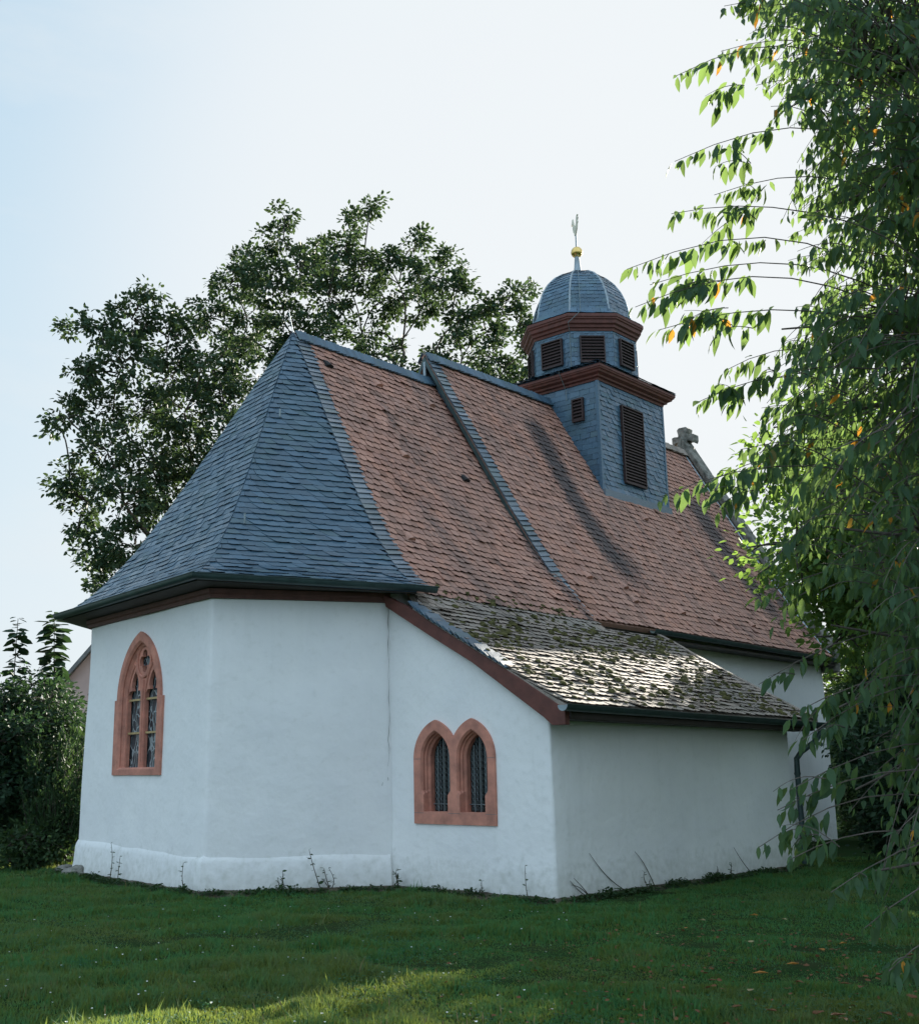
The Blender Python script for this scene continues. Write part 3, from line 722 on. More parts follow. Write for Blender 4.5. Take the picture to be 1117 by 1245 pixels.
band(np.stack([np.linspace(16.1, 12.4, 20), np.full(20, 6.50), np.full(20, 10.475)], 1), up(-.52, -.85), .24, nS, .3, M['old_tile'], 'ridge_tile', nave_roof, seed=20, lift=.05, skew=0)
# slate-hung end of the nave above the chancel roof
ck = MB(); pr_ = [(y, z-.10) for y, z in NPROF]
poly = [(5.22, y, z) for y, z in pr_]+[(5.22, 2*YR-y, z) for y, z in reversed(pr_[:-1])]
ck.prism(poly, (.14, 0, 0)); cheek = ck.build('nave_gable', M['slate'], chapel)
bb = MB()
for sgn in (1, -1):
    for a, b in zip(NPROF[:-1], NPROF[1:]):
        Y = lambda y: YR+sgn*(y-YR)
        bb.prism([(XN0-.015, Y(a[0]), a[1]-.05), (XN0-.015, Y(b[0]), b[1]-.05), (XN0-.015, Y(b[0]), b[1]-.20), (XN0-.015, Y(a[0]), a[1]-.20)], (.03, 0, 0))
bb.build('barge_board', M['zinc'], chapel)
bp = MB(); bp.box((XN0-.02, YR-.03, 9.93), (XN0+.01, YR+.03, 10.28)); bp.build('gable_post', M['lead'], cheek)
dk = MB(); dk.prism([(5.19, YR-.30, 9.72), (5.19, YR+.30, 9.72), (5.19, YR, 10.25)], (.035, 0, 0)); dk.build('gable_opening', M['black'], cheek)
# tiles with vents or hooks, loose dark notches in the slopes
def on_nave(x, y): return np.array([x, y, np.interp(y, [p[0] for p in NPROF], [p[1] for p in NPROF])])
def on_chancel(x, y): return np.array([x, y, np.interp(y, hBC[:, 1], hBC[:, 2])])
def vent(p, parent):
    mb = MB(); e = np.array([1, 0, 0]); u = np.array([0, .55, .83]); n = nS
    prof = [(-.10, 0), (-.07, .05), (0, .075), (.07, .05), (.10, 0)]
    V = [p+e*a+n*(b+.035)-u*.05 for a, b in prof]+[p+e*a*.8+n*.03+u*.17 for a, b in prof]
    mb.add(V, [(i, i+1, i+6, i+5) for i in range(4)]+[(4, 3, 2, 1, 0)])
    o = mb.build('vent_tile', M['black' if rnd.random() < .3 else 'tile'], parent)
for x, y in ((10.78, 4.78), (12.19, 4.72), (7.6, 3.25), (9.39, 3.2), (10.93, 3.2), (12.6, 3.2), (6.37, 3.52), (7.6, 3.47)): vent(on_nave(x, y), nave_roof)
for x, y in ((1.75, 6.1), (3.07, 6.05), (4.6, 6.0), (2.6, 4.93), (1.25, 3.6), (4.2, 4.8)): vent(on_chancel(x, y), chancel_roof)

# moss cushions on the lean-to
def moss():
    V = []; F = []
    sy = [p[0] for p in SP]+[2.6, 2.85]; sz = [p[1] for p in SP]+[4.27, 4.55]
    n = 0
    while n < 950:
        x, y = rnd.uniform(-.05, 7.4), rnd.uniform(-.3, 2.75)
        dens = noise.noise(Vector((x*.9, y*1.6, 3.1)))*1.1+.45
        if y > 1.9: dens += .25
        if rnd.random() > dens: continue
        
        if x > 5.0 and y > 2.4: continue
        if y > 2.3 and x < .6: continue
        n += 1; r = rnd.choice([.018, .024, .03, .036, .045, .065]) * rnd.uniform(.7, 1.2)
        z = np.interp(y, sy, sz)+.035; b = len(V); k = 8
        for j, (rr, hh) in enumerate(((1, 0), (.92, .45), (.6, .85))):
            for i in range(k):
                t = 2*math.pi*i/k; q = rnd.uniform(.75, 1.2)
                V.append((x+rr*r*1.25*q*math.cos(t), y+rr*r*q*math.sin(t)*.8, z+.5*rr*r*math.sin(t)*.5+hh*r*.75*rnd.uniform(.8, 1.2)))
        V.append((x, y, z+r*.75))
        for j in range(2):
            for i in range(k): F.append((b+j*k+i, b+j*k+(i+1) % k, b+(j+1)*k+(i+1) % k, b+(j+1)*k+i))
        for i in range(k): F.append((b+2*k+i, b+2*k+(i+1) % k, b+3*k))
    o = mesh('moss', V, F, M['moss'], sacristy_roof, True); tag(o, kind='stuff')
moss()

# ---- eaves: gutters, boards, soffit, downpipe
def half_round(r=.07, t=.008, n=9):
    o = [(r*math.cos(a), r*math.sin(a)) for a in np.linspace(math.pi, 2*math.pi, n)]
    i = [((r-t)*math.cos(a), (r-t)*math.sin(a)) for a in np.linspace(2*math.pi, math.pi, n)]
    return o+[(r+.012, .006), (r+.012, .014), (r-.004, .012)]+i
def gutter(path, r=.07):
    g = MB(); g.sweep(half_round(r), path); return g.build('gutter', M['zinc'], chapel, True)
def offs(a, b, d):
    t = Vector((b[0]-a[0], b[1]-a[1])).normalized(); return Vector((t.y, -t.x))*d
# the right-hand side of a path running AL -> AB -> BC looks out of the building only if it runs the other way round
gutter([(.45, 2.14, 4.31), (-.02, 2.32, 4.335), (-2.73, 4.13, 4.425), (-1.87, 9.22, 4.40), (.55, 10.9, 4.40)][::-1][::1] if False else [(.55, 10.86, 4.38), (-1.88, 9.22, 4.38), (-2.745, 4.12, 4.41), (.0, 2.31, 4.32), (.30, 2.20, 4.31)], .078)
gutter([(-.30, -.43, 2.44), (7.72, -.43, 2.40)], .075)
gutter([(7.35, 2.70, 4.31), (16.3, 2.70, 4.29)], .07)
for x in (-.305, 7.725):
    ec = MB(); ec.prism([(x-.004, -.43+.075*math.cos(a), 2.44-.04*(x > 0)+.075*math.sin(a)) for a in np.linspace(math.pi, 2*math.pi, 12)], (.008, 0, 0)); ec.build('gutter_end', M['lead'], chapel)
br = MB(); dpath = [(7.45, -.43, 2.38), (7.45, -.43, 2.24), (7.38, -.36, 2.10), (7.22, -.16, 1.92), (7.16, -.09, 1.80), (7.16, -.085, 1.6), (7.16, -.08, .05)]
br.tube(dpath, .048, 12)
for z in (1.55, .8): br.tube([(7.16, -.083, z-.02), (7.16, -.083, z+.02)], .056, 12)
br.tube([(7.45, -.43, 2.40), (7.45, -.43, 2.26)], [.075, .05], 12)
br.build('downpipe', M['zinc'], chapel, True)
fb = MB(); fsec = [(0, 4.13), (.035, 4.14), (.04, 4.19), (.06, 4.21), (.065, 4.27), (0, 4.27)]
fb.sweep([(o+.02, u) for o, u in fsec], [(BL[0], BL[1], 0), (AL[0], AL[1], 0), (AB[0], AB[1], 0), (BC[0]+.02, BC[1]-.01, 0)])
fb.build('cornice_board', M['brown_board'], chapel)
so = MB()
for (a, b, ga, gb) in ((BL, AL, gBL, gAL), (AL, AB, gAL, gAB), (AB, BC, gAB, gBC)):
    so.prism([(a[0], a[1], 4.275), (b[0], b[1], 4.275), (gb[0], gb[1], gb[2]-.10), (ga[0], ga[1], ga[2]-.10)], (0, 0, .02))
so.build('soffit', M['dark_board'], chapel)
bz = MB()                                                   # red barge board of the lean-to gable
pts = [(-.33, 2.40), (-.33, 2.20), (-.12, 2.20), (0, 2.30), (1.2, 3.105), (1.9, 3.50), (2.85, 4.055), (2.92, 4.26), (2.3, 3.955), (1.9, 3.705), (1.2, 3.305), (.4, 2.85)]
bz.prism([(-.115, y, z) for y, z in pts], (.10, 0, 0)); bevel(bz.build('barge_board', M['red_board'], chapel), .006)
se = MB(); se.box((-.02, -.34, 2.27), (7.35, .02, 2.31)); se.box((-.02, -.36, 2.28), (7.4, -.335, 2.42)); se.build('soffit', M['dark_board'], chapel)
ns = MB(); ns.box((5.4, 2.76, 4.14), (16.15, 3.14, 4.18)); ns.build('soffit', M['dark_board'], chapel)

# ---- far gable with coping and stone cross
gb = MB(); pts = [(2.78, 4.0)]+[(y-.02, z+.10) for y, z in NPROF[:-1]]+[(YR, 10.62)]
full = pts+[(2*YR-y, z) for y, z in reversed(pts[:-1])]
gb.prism([(16.12, y, z) for y, z in full], (.36, 0, 0)); stone_gable = gb.build('stone_gable', M['old_stone'], chapel)
bevel(stone_gable, .03)
cp = MB()
for sgn in (1, -1):
    for a, b in zip(pts[1:-1], pts[2:]):
        Y = lambda y: YR+sgn*(y-YR)
        d = rnd.uniform(-.012, .012)
        cp.prism([(16.06, Y(a[0]), a[1]+.002), (16.06, Y(b[0]), b[1]-.012), (16.06, Y(b[0]), b[1]+.30+d), (16.06, Y(a[0]), a[1]+.315+d)], (.50, 0, 0))
bevel(cp.build('coping', M['old_stone'], stone_gable), .03)
cr = MB()
def cross_outline(s=1):
    h = [(.14, 0), (.17, .12), (.13, .30), (.16, .33), (.27, .31), (.35, .24), (.39, .33), (.39, .52), (.30, .54), (.17, .52), (.16, .58), (.20, .74), (.13, .81)]
    return h+[(-x, z) for x, z in reversed(h)]
cr.prism([(16.17, YR+y*.88, 10.48+z*.88) for y, z in cross_outline()], (.30, 0, 0)); bevel(cr.build('stone_cross', M['old_stone'], stone_gable), .05, 3)
bs = MB(); bs.lathe([(.24, 0), (.26, .1), (.15, .25), (.13, .32)], (16.32, YR, 10.50), 8); bs.build('cross_base', M['old_stone'], stone_gable)
gf = MB(); P = [on_nave(16.03, y)+np.array([0, 0, .06]) for y in np.linspace(2.8, 6.5, 20)]
gf.tube(P, .025, 6); gf.build('gable_flashing', M['lead'], stone_gable)

# ---- bell tower
XT, W_, YS = 9.568, 1.458, YR-1.458; XC = XT+W_
tb = MB(); tb.box((XT+.03, YS+.03, 6.6), (XT+2*W_-.03, YR+W_-.03, 10.75)); tower = tb.build('bell_tower', M['slate'], chapel)
cs = Courses(); Zs = np.linspace(7.5, 10.68, 14)
col = lambda x, y, zz=Zs: np.stack([np.full(len(zz), x), np.full(len(zz), y), zz], 1)
c4 = [(XT, YR+W_), (XT, YS), (XT+2*W_, YS), (XT+2*W_, YR+W_)]
for i in range(4):
    a, b = c4[i], c4[(i+1) % 4]
    cs.field(col(*a), col(*b), .135 if i == 0 else .12, .28 if i == 0 else .19, arc=(.0 if i == 0 else .012), skew=(.10 if i == 0 else .06), shear=(0 if i == 0 else .8), lift=.018 if i == 0 else .028, th=.008, seed=20+i, jit=.004, gap=.006)
cs.build('slate_course', M['tower_slate'], tower)
for x, y in c4: MB().box((x-.035, y-.035, 7.5), (x+.035, y+.035, 10.66)).build('corner_slate', M['tower_slate'], tower)
def louvre(org, right, out, w, h, frame=.05, pitch=.075, name='louvre_window'):
    F_ = frame_of(org, right, out); mb = MB()
    mb.box((-w/2, 0, -.01), (w/2, h, .018), F_); o = mb.build(name, M['black'], tower)
    f = MB()
    for a, b in (((-w/2-frame, -frame, -.01), (-w/2, h+frame, .062)), ((w/2, -frame, -.01), (w/2+frame, h+frame, .062)),
                 ((-w/2, h, -.01), (w/2, h+frame, .062)), ((-w/2, -frame, -.01), (w/2, 0, .070))): f.box(a, b, F_)
    n = int(h/pitch)
    for k in range(n):
        z = (k+.5)*h/n
        f.add([F_ @ Vector(q) for q in ((-w/2, z+.030, .015), (w/2, z+.030, .015), (w/2, z-.022, .056), (-w/2, z-.022, .056),
                                        (-w/2, z+.018, .015), (w/2, z+.018, .015), (w/2, z-.034, .056), (-w/2, z-.034, .056))],
              [(0, 1, 2, 3), (7, 6, 5, 4), (3, 2, 6, 7), (0, 4, 5, 1), (0, 3, 7, 4), (1, 5, 6, 2)])
    f.build('louvre_slats', M['louvre'], o) if False else f.build('louvre_slats', M['louvre'], tower)
    return o
louvre((10.95, YS-.03, 8.30), (1, 0, 0), (0, -1, 0), .90, 1.88, .03)
louvre((XT-.03, 5.625, 9.74), (0, -1, 0), (-1, 0, 0), .25, .50, .035)
ct = MB(); csec = [(-.04, 10.62), (.04, 10.62), (.05, 10.67), (.11, 10.69), (.12, 10.73), (.20, 10.77), (.215, 10.81), (.245, 10.83), (.255, 10.86), (.27, 10.87), (.27, 10.93), (-.04, 10.93)]
sq = [(XT, YR+W_, 0), (XT, YS, 0), (XT+2*W_, YS, 0), (XT+2*W_, YR+W_, 0)]
ct.sweep(csec, sq, True); ct.build('cornice', M['red_board'], tower)
LC = (XC+.07, YR-.07)                                     # lantern centre
def octo(r, z, k0=.5): return [(LC[0]+r*math.cos(math.pi/4*(k+k0)), LC[1]+r*math.sin(math.pi/4*(k+k0)), z) for k in range(8)]
sk = MB(); e0 = [(XT-.29, YR+W_+.29), (XT-.29, YS-.29), (XT+2*W_+.29, YS-.29), (XT+2*W_+.29, YR+W_+.29)]
e1 = [(LC[0]-1.25, LC[1]+1.25), (LC[0]-1.25, LC[1]-1.25), (LC[0]+1.25, LC[1]-1.25), (LC[0]+1.25, LC[1]+1.25)]
sk.add([(x, y, 10.935) for x, y in e0]+[(x, y, 11.22) for x, y in e1], [(0, 1, 5, 4), (1, 2, 6, 5), (2, 3, 7, 6), (3, 0, 4, 7), (4, 5, 6, 7), (3, 2, 1, 0)])
sk.build('pent_roof', M['slate'], tower)
cs = Courses()
for i in range(4):
    a, b, a1, b1 = e0[i], e0[(i+1) % 4], e1[i], e1[(i+1) % 4]
    mkc = lambda p, q: np.array([[p[0]+(q[0]-p[0])*t, p[1]+(q[1]-p[1])*t, 10.95+.285*t] for t in np.linspace(0, 1, 5)])
    cs.field(mkc(a, a1), mkc(b, b1), .12, .18, arc=.03, lift=.02, th=.01, seed=30+i)
cs.build('slate_course', M['slate'], tower)
RL = 1.37
lb = MB(); o8 = octo(RL-.03, 11.0); lb.prism(o8, (0, 0, 1.3)); lb.build('lantern', M['slate'], tower)
cs = Courses(); Zl = np.linspace(11.02, 12.2, 8); o8 = octo(RL, 0)
for k in range(8):
    a, b = o8[(k+1) % 8], o8[k]                           # seen from outside left is the higher angle
    a, b = b, a
    cs.field(col(a[0], a[1], Zl), col(b[0], b[1], Zl), .12, .17, arc=.0, skew=.2, lift=.018, th=.009, seed=40+k, gap=.006)
cs.build('slate_course', M['tower_slate'], tower)
for k in range(8):
    a, b = Vector(o8[k]), Vector(o8[(k+1) % 8]); mid = (a+b)/2; out_ = Vector((mid.x-LC[0], mid.y-LC[1], 0)).normalized()
    louvre((mid.x+out_.x*.025, mid.y+out_.y*.025, 11.36), (-out_.y, out_.x, 0), out_, .56, .64, .028)
lc = MB(); lsec = [(-.05, 12.17), (.03, 12.17), (.04, 12.23), (.08, 12.25), (.09, 12.31), (.14, 12.34), (.15, 12.42), (.18, 12.44), (.185, 12.48), (.205, 12.49), (.205, 12.565), (-.05, 12.58)]
lc.sweep(lsec, octo(RL, 0), True); lc.build('cornice', M['red_board'], tower)
DP = [(1.57, 12.575), (1.40, 12.63), (1.29, 12.72), (1.245, 12.86), (1.22, 13.05), (1.16, 13.30), (1.06, 13.55), (.90, 13.80), (.70, 14.0), (.46, 14.15), (.20, 14.23), (.05, 14.25)]
dm = MB(); V = []; F = []
for r, z in DP: V += octo(r, z)
for i in range(len(DP)-1):
    for k in range(8): F.append((i*8+k, i*8+(k+1) % 8, i*8+8+(k+1) % 8, i*8+8+k))
F += [tuple(range(7, -1, -1)), tuple((len(DP)-1)*8+k for k in range(8))]
dm.add(V, F); dome = dm.build('dome', M['slate'], tower)
cs = Courses(); rb = MB()
for k in range(8):
    edge = lambda q: resample([octo(r+.012, z)[q % 8] for r, z in DP], 40)
    cs.field(edge(k), edge(k+1), .115, .19, arc=.0, skew=.12, lift=.016, th=.009, seed=60+k, gap=.006)
    rb.tube(edge(k)[2:], .028, 6)
cs.build('slate_course', M['tower_slate'], tower); rb.build('dome_rib', M['lead'], tower, True)
st = MB(); st.lathe([(.16, 14.20), (.10, 14.30), (.075, 14.55), (.06, 14.74)], (LC[0], LC[1], 0), 12)
st.tube([(LC[0], LC[1], 14.7), (LC[0], LC[1], 15.45)], .022, 8); st.build('spike', M['lead'], tower, True)
bl = MB(); bl.lathe([(.15*math.sin(a)+.001, 14.87-.15*math.cos(a)) for a in np.linspace(0, math.pi, 15)], (LC[0], LC[1], 0), 24)
bl.build('gilt_ball', M['gold'], tower, True)
wc = MB(); rooster = [(-.05, 0), (.05, 0), (.06, .07), (.13, .13), (.17, .25), (.16, .36), (.20, .40), (.27, .37), (.21, .45), (.20, .50), (.15, .53), (.10, .47), (.07, .36), (.02, .27),
                      (-.05, .24), (-.10, .30), (-.13, .44), (-.20, .50), (-.26, .47), (-.22, .43), (-.27, .38), (-.22, .34), (-.25, .27), (-.20, .24), (-.17, .13), (-.10, .06)]
va = R_(52); wc.prism([(LC[0]+x*math.cos(va), LC[1]+x*math.sin(va), 15.36+z) for x, z in rooster], (.025*math.sin(va)*-1, .025*math.cos(va), 0))
wc.build('weathercock', M['pale_gilt'], tower)
lw = MB(); kk = 4
P = [octo(r+.06, z, kk) for r, z in DP]
lp = [(LC[0]+(r+.05)*math.cos(R_(214)), LC[1]+(r+.05)*math.sin(R_(214)), z) for r, z in reversed(DP)]
cr_ = octo(RL+.05, 0)[4]
lw.tube(lp+[(LC[0]+1.63*math.cos(R_(203)), LC[1]+1.63*math.sin(R_(203)), 12.3), (cr_[0], cr_[1], 12.1), (cr_[0], cr_[1], 11.15), (XT-.33, cr_[1], 10.95), (XT-.06, cr_[1], 10.55), (XT-.05, cr_[1], 10.3)], .009, 5)
lw.build('lightning_cable', M['iron'], tower)
fl = MB(); zf = on_nave(0, YS)[2]
fl.box((XT-.04, YS-.10, zf-.13), (XT+2*W_+.04, YS-.035, zf+.045)); fl.build('flashing', M['band_slate'], tower)
rod = MB(); rod.tube([(1.27, 6.55, 9.85), (1.19, 6.60, 10.3)], .010, 6); rod.build('lightning_rod', M['lead'], slate_roof)
for hx, t in ((hAB, .80), (hAB, .47)):
    p = hx[int(t*39)]+np.array([.25, -.1, .10]); q = MB(); q.tube([p, p+np.array([-.02, -.03, .16])], .016, 5); q.build('roof_hook', M['lead'], slate_roof)

# ------------------------------------------------------------------ ground
def ground():
    n = 60; V = []; F = []
    xs = np.concatenate([np.linspace(-400, -16, 10), np.linspace(-15, 25, 81), np.linspace(27, 500, 10)])
    ys = np.concatenate([np.linspace(-400, -14, 10), np.linspace(-13, 20, 67), np.linspace(22, 500, 10)])
    for y in ys:
        for x in xs:
            near = max(0, 1-math.hypot(x+4, y)/30)
            V.append((x, y, -.03+near*.045*noise.noise(Vector((x*.35, y*.35, 0)))))
    for j in range(len(ys)-1):
        for i in range(len(xs)-1): F.append((j*len(xs)+i, j*len(xs)+i+1, (j+1)*len(xs)+i+1, (j+1)*len(xs)+i))
    tag(mesh('lawn', V, F, M['lawn'], None, True), kind='structure')
ground()
FOOT = [(-1.6, 9.0), (-2.42, 4.28), (-.1, 2.78), (-.1, -.1), (7.2, -.1), (7.2, 3.0), (16.6, 3.0), (16.6, 10.2), (.3, 10.4)]
def soil_strip():
    path = [(-.6, 10.2), (-1.62, 8.95), (-2.42, 4.25), (-.06, 2.75), (-.03, 0), (7.1, -.02)]
    V = []; F = []; pts = []
    for a, b in zip(path[:-1], path[1:]):
        a, b = Vector(a), Vector(b); k = max(2, int((b-a).length/.12)); pts += [a.lerp(b, j/k) for j in range(k)]
    pts.append(Vector(path[-1])); cen = Vector((4, 5))
    for i, p in enumerate(pts):
        d = (pts[min(i+1, len(pts)-1)]-pts[max(i-1, 0)]).normalized(); nn = Vector((d.y, -d.x))
        nn = nn if nn.dot(p-cen) > 0 else -nn
        wd = .20+.16*noise.noise(Vector((p.x*1.3, p.y*1.3, 2)))+.05*noise.noise(Vector((p.x*6, p.y*6, 2)))
        for t, z in ((-.25, .03), (.0, .035), (wd*.5, .022), (wd, -.02), (wd+.1, -.10)):
            q = p+nn*t; V.append((q.x, q.y, z+.02*noise.noise(Vector((q.x*5, q.y*5, 0)))))
    for i in range(len(pts)-1):
        for k in range(4): F.append((i*5+k, i*5+5+k, i*5+6+k, i*5+k+1))
    tag(mesh('soil', V, F, M['soil'], None, True), kind='structure')
soil_strip()

# ------------------------------------------------------------------ leaves in bulk
def inst(tv, tf, pos, axis, nrm, size):
    """copies of a small template (x side, y along the axis, z along the normal)"""
    axis = axis/np.linalg.norm(axis, axis=1, keepdims=True); side = np.cross(axis, nrm); side /= np.linalg.norm(side, axis=1, keepdims=True)+1e-9
    nr = np.cross(side, axis); n = len(pos); s = size[:, None, None]
    V = pos[:, None, :]+s*(tv[None, :, 0:1]*side[:, None, :]+tv[None, :, 1:2]*axis[:, None, :]+tv[None, :, 2:3]*nr[:, None, :])
    F = tf[None]+(np.arange(n)*len(tv))[:, None, None]
    return V.reshape(-1, 3), F.reshape(-1, tf.shape[1])
LEAF_V = np.array([.74, 1, 1])*np.array([(0, 0, 0), (.20, .22, .05), (.25, .50, .06), (.13, .82, .0), (0, 1.05, -.10), (-.13, .82, .0), (-.25, .50, .06), (-.20, .22, .05), (0, .28, 0), (0, .55, -.005), (0, .82, -.045)], float)
LEAF_F = np.array([(0, 1, 8), (1, 2, 9), (1, 9, 8), (2, 3, 10), (2, 10, 9), (3, 4, 10), (0, 8, 7), (7, 8, 9), (7, 9, 6), (6, 9, 10), (6, 10, 5), (5, 10, 4)])
TUFT_V = np.array([(0, 0, 0), (.30, .30, .06), (.22, .75, 0), (0, 1.05, -.06), (-.25, .72, .03), (-.30, .28, .06)], float)
TUFT_F = np.array([(0, 1, 2), (0, 2, 3), (0, 3, 4), (0, 4, 5)])
def unit(v): return v/(np.linalg.norm(v, axis=-1, keepdims=True)+1e-9)
def bend(a, b, sag=.0, n=7, wob=.06, seed=0):
    a, b = np.asarray(a, float), np.asarray(b, float); L = np.linalg.norm(b-a); r = np.random.default_rng(seed); P = []
    off = r.normal(0, wob*L, 3)
    for t in np.linspace(0, 1, n): P.append(a+(b-a)*t+off*math.sin(math.pi*t)+np.array([0, 0, -sag*L*math.sin(math.pi*t)]))
    return P
def crown_tree(name, label, cat, base, lobes, trunk_r, leaf, leafmat, per_m2=60, seed=1, bark='bark', fork=None, group=None, tuft_r=.34, leaves=15, twig_r=.02, flat=1.0, shell=.5):
    """tapered trunk, a limb to each lobe (centre, radius), twigs inside each lobe and leaves round every twig end"""
    rg = np.random.default_rng(seed); base = np.asarray(base, float)
    root = tag(empty(name, base), label, cat, group)
    mb = MB(); lob = [(np.asarray(c, float), r) for c, r in lobes]
    cen = np.mean([c for c, r in lob], axis=0); fk = np.asarray(fork, float) if fork is not None else np.array([base[0], base[1], base[2]+.45*(cen[2]-base[2])])
    tr = bend(base-np.array([0, 0, .2]), fk, 0, 8, .02, seed); mb.tube([p-base for p in tr], list(np.linspace(trunk_r, trunk_r*.6, 8)), 12)
    nodes = [(fk, trunk_r*.55)]
    order = sorted(range(len(lob)), key=lambda i: np.linalg.norm(lob[i][0]-fk))
    P0 = []; AXS = []; NR = []
    for i in order:
        c, r = lob[i]
        d = [np.linalg.norm(c-q)+.55*np.linalg.norm(q-fk)*(1 if np.dot(c-fk, q-fk) > 0 else 3) for q, rr in nodes]
        q, rr = nodes[int(np.argmin(d))]; L = np.linalg.norm(c-q)
        r1 = max(twig_r*1.6, rr*.62); pts = bend(q, c, -.10 if c[2] > q[2] else .05, 8, .07, seed*100+i)
        mb.tube([p-base for p in pts], list(np.linspace(min(rr, r1*1.25), max(twig_r, r1*.5), 8)), 7)
        nodes.append((c, max(twig_r*1.5, r1*.55)))
        if L > 2.0: nodes.append((pts[5], r1*.8))
        k = max(4, int(per_m2*r*r))
        u = unit(rg.normal(size=(k, 3))); rad = r*(shell+(1-shell)*rg.random(k)**.5)*rg.uniform(.75, 1.18, k)
        tips = c+u*rad[:, None]*np.array([1, 1, flat])
        for j, t in enumerate(tips):
            if j % 2 == 0: mb.tube([p-base for p in bend(c+(t-c)*.15, t, 0, 4, .08, seed*977+i*31+j)], [twig_r, twig_r*.8, twig_r*.6, twig_r*.3], 4, False)
        m = leaves; pos = np.repeat(tips, m, 0)+rg.normal(0, tuft_r*.5, (k*m, 3))*np.array([1, 1, .7])
        P0.append(pos); AXS.append(unit(pos-np.repeat(tips, m, 0)+np.repeat(u, m, 0)*.15+rg.normal(0, .12, (k*m, 3)))+np.array([0, 0, -.25])); NR.append(unit(rg.normal(0, .6, (k*m, 3))+np.array([0, 0, 1.0])))
    mb.build('trunk', M[bark], root, True)
    pos, ax, nr = np.concatenate(P0), np.concatenate(AXS), np.concatenate(NR); sz = leaf*rg.uniform(.65, 1.25, len(pos))
    V, F = inst(TUFT_V, TUFT_F, pos-base, ax, nr, sz); mesh('crown', V, F, M[leafmat], root)
    return root
def lobes_at(L, d, seed, spread=2.0):
    r = random.Random(seed); out = []
    for (x, y, rp) in L:
        dd = d+r.uniform(-1, 1)*spread; out.append((at(x, y, dd), rp*dd/FPX*1.0))
    return out
OAK_L = [(183, 352, 16), (160, 388, 30), (118, 398, 26), (88, 402, 14), (205, 410, 32), (100, 450, 26), (150, 440, 34), (205, 455, 36), (245, 440, 16), (80, 505, 24), (66, 520, 12), (120, 500, 28), (170, 500, 36), (225, 500, 38),
         (270, 478, 30), (130, 548, 34), (85, 575, 20), (72, 592, 12), (180, 560, 38), (235, 560, 40), (105, 610, 30), (150, 610, 36), (205, 620, 40), (95, 640, 16), (120, 665, 26), (165, 665, 34), (105, 690, 14), (140, 705, 26), (125, 722, 18),
         (258, 452, 22), (276, 425, 22), (300, 465, 28), (280, 540, 40), (260, 620, 45), (300, 600, 45), (340, 520, 40), (220, 680, 40)]
OAK_C = [(345, 262, 14), (340, 290, 24), (305, 318, 28), (280, 345, 28), (255, 385, 26), (238, 392, 12), (325, 345, 34), (365, 330, 30), (395, 310, 28), (450, 255, 16), (432, 270, 20), (418, 300, 22), (440, 330, 32), (470, 320, 26), (505, 302, 24), (545, 315, 18), (520, 335, 26),
         (565, 335, 16), (400, 360, 34), (470, 365, 30), (515, 370, 28), (555, 355, 22), (300, 385, 30), (345, 390, 34), (290, 420, 24), (325, 425, 24), (390, 405, 28), (440, 405, 24), (590, 375, 20), (620, 362, 18), (645, 352, 12), (590, 405, 26), (630, 395, 24), (555, 410, 18), (535, 430, 22), (600, 435, 26),
         (640, 430, 24), (625, 462, 22), (480, 425, 16), (575, 455, 22), (650, 470, 20), (485, 455, 20), (520, 450, 24), (550, 470, 24), (600, 475, 24), (560, 390, 22), (455, 430, 20), (385, 445, 26), (350, 440, 26)]
DL, DC = 37., 40.
tb_ = at(300, 940, DL); crown_tree('oak_tree', 'tall dark oak behind the left hip of the slate roof, with a spiky top', 'tree', (tb_[0], tb_[1], 0), lobes_at(OAK_L, DL, 3), .42, .165, 'oak_leaf', 34, 3, fork=at(262, 640, DL), tuft_r=.28, leaves=36)
tb_ = at(470, 940, DC); crown_tree('oak_tree', 'spreading oak with visible limbs behind the chapel ridge, left of the bell turret', 'tree', (tb_[0], tb_[1], 0), lobes_at(OAK_C, DC, 5), .5, .165, 'oak_leaf', 34, 4, fork=at(475, 600, DC), tuft_r=.28, leaves=36)

# broadleaf trees beyond the cherry, south of the nave
def blob_tree(name, label, base, cen, rad, nl, seed, leaf, mat_, per, lobe=.38, extra=(), **kw):
    r = np.random.default_rng(seed); L = [(np.array(c), q) for c, q in extra]
    for i in range(nl):
        u = unit(r.normal(size=3)); L.append((np.array(cen)+u*np.array(rad)*r.uniform(.35, 1.0), min(rad)*lobe*r.uniform(.7, 1.2)))
    return crown_tree(name, label, 'tree', base, L, kw.pop('trunk_r', .16), leaf, mat_, per, seed, **kw)
blob_tree('small_tree', 'bushy small-leaved tree in bright leaf between the cherry and the far end of the nave', (4.6, -4.6, 0), (3.2, -3.5, 4.9), (1.75, 1.7, 2.3), 46, 21, .11, 'small_leaf', 66, .34, tuft_r=.28, leaves=20, trunk_r=.12)
blob_tree('broadleaf_tree', 'taller tree behind the small-leaved one, beside the south-west corner of the nave', (13, -2.4, 0), (12.6, -2.4, 4.6), (3.0, 2.8, 2.7), 40, 22, .15, 'small_leaf', 60, .36, tuft_r=.38, leaves=18)
blob_tree('broadleaf_tree', 'tree beyond the far stone gable of the nave, half hidden by nearer leaves', (20.5, 1.2, 0), (20.0, 1.9, 6.5), (3.2, 2.5, 4.5), 50, 23, .16, 'small_leaf', 55, .36, extra=(((20, 4.2, 9.5), .5), ((20, 4.25, 10.3), .5), ((20.5, 4.2, 11.0), .5)), tuft_r=.40, leaves=18)  # extra lobes added to the crown to shade a strip of lawn

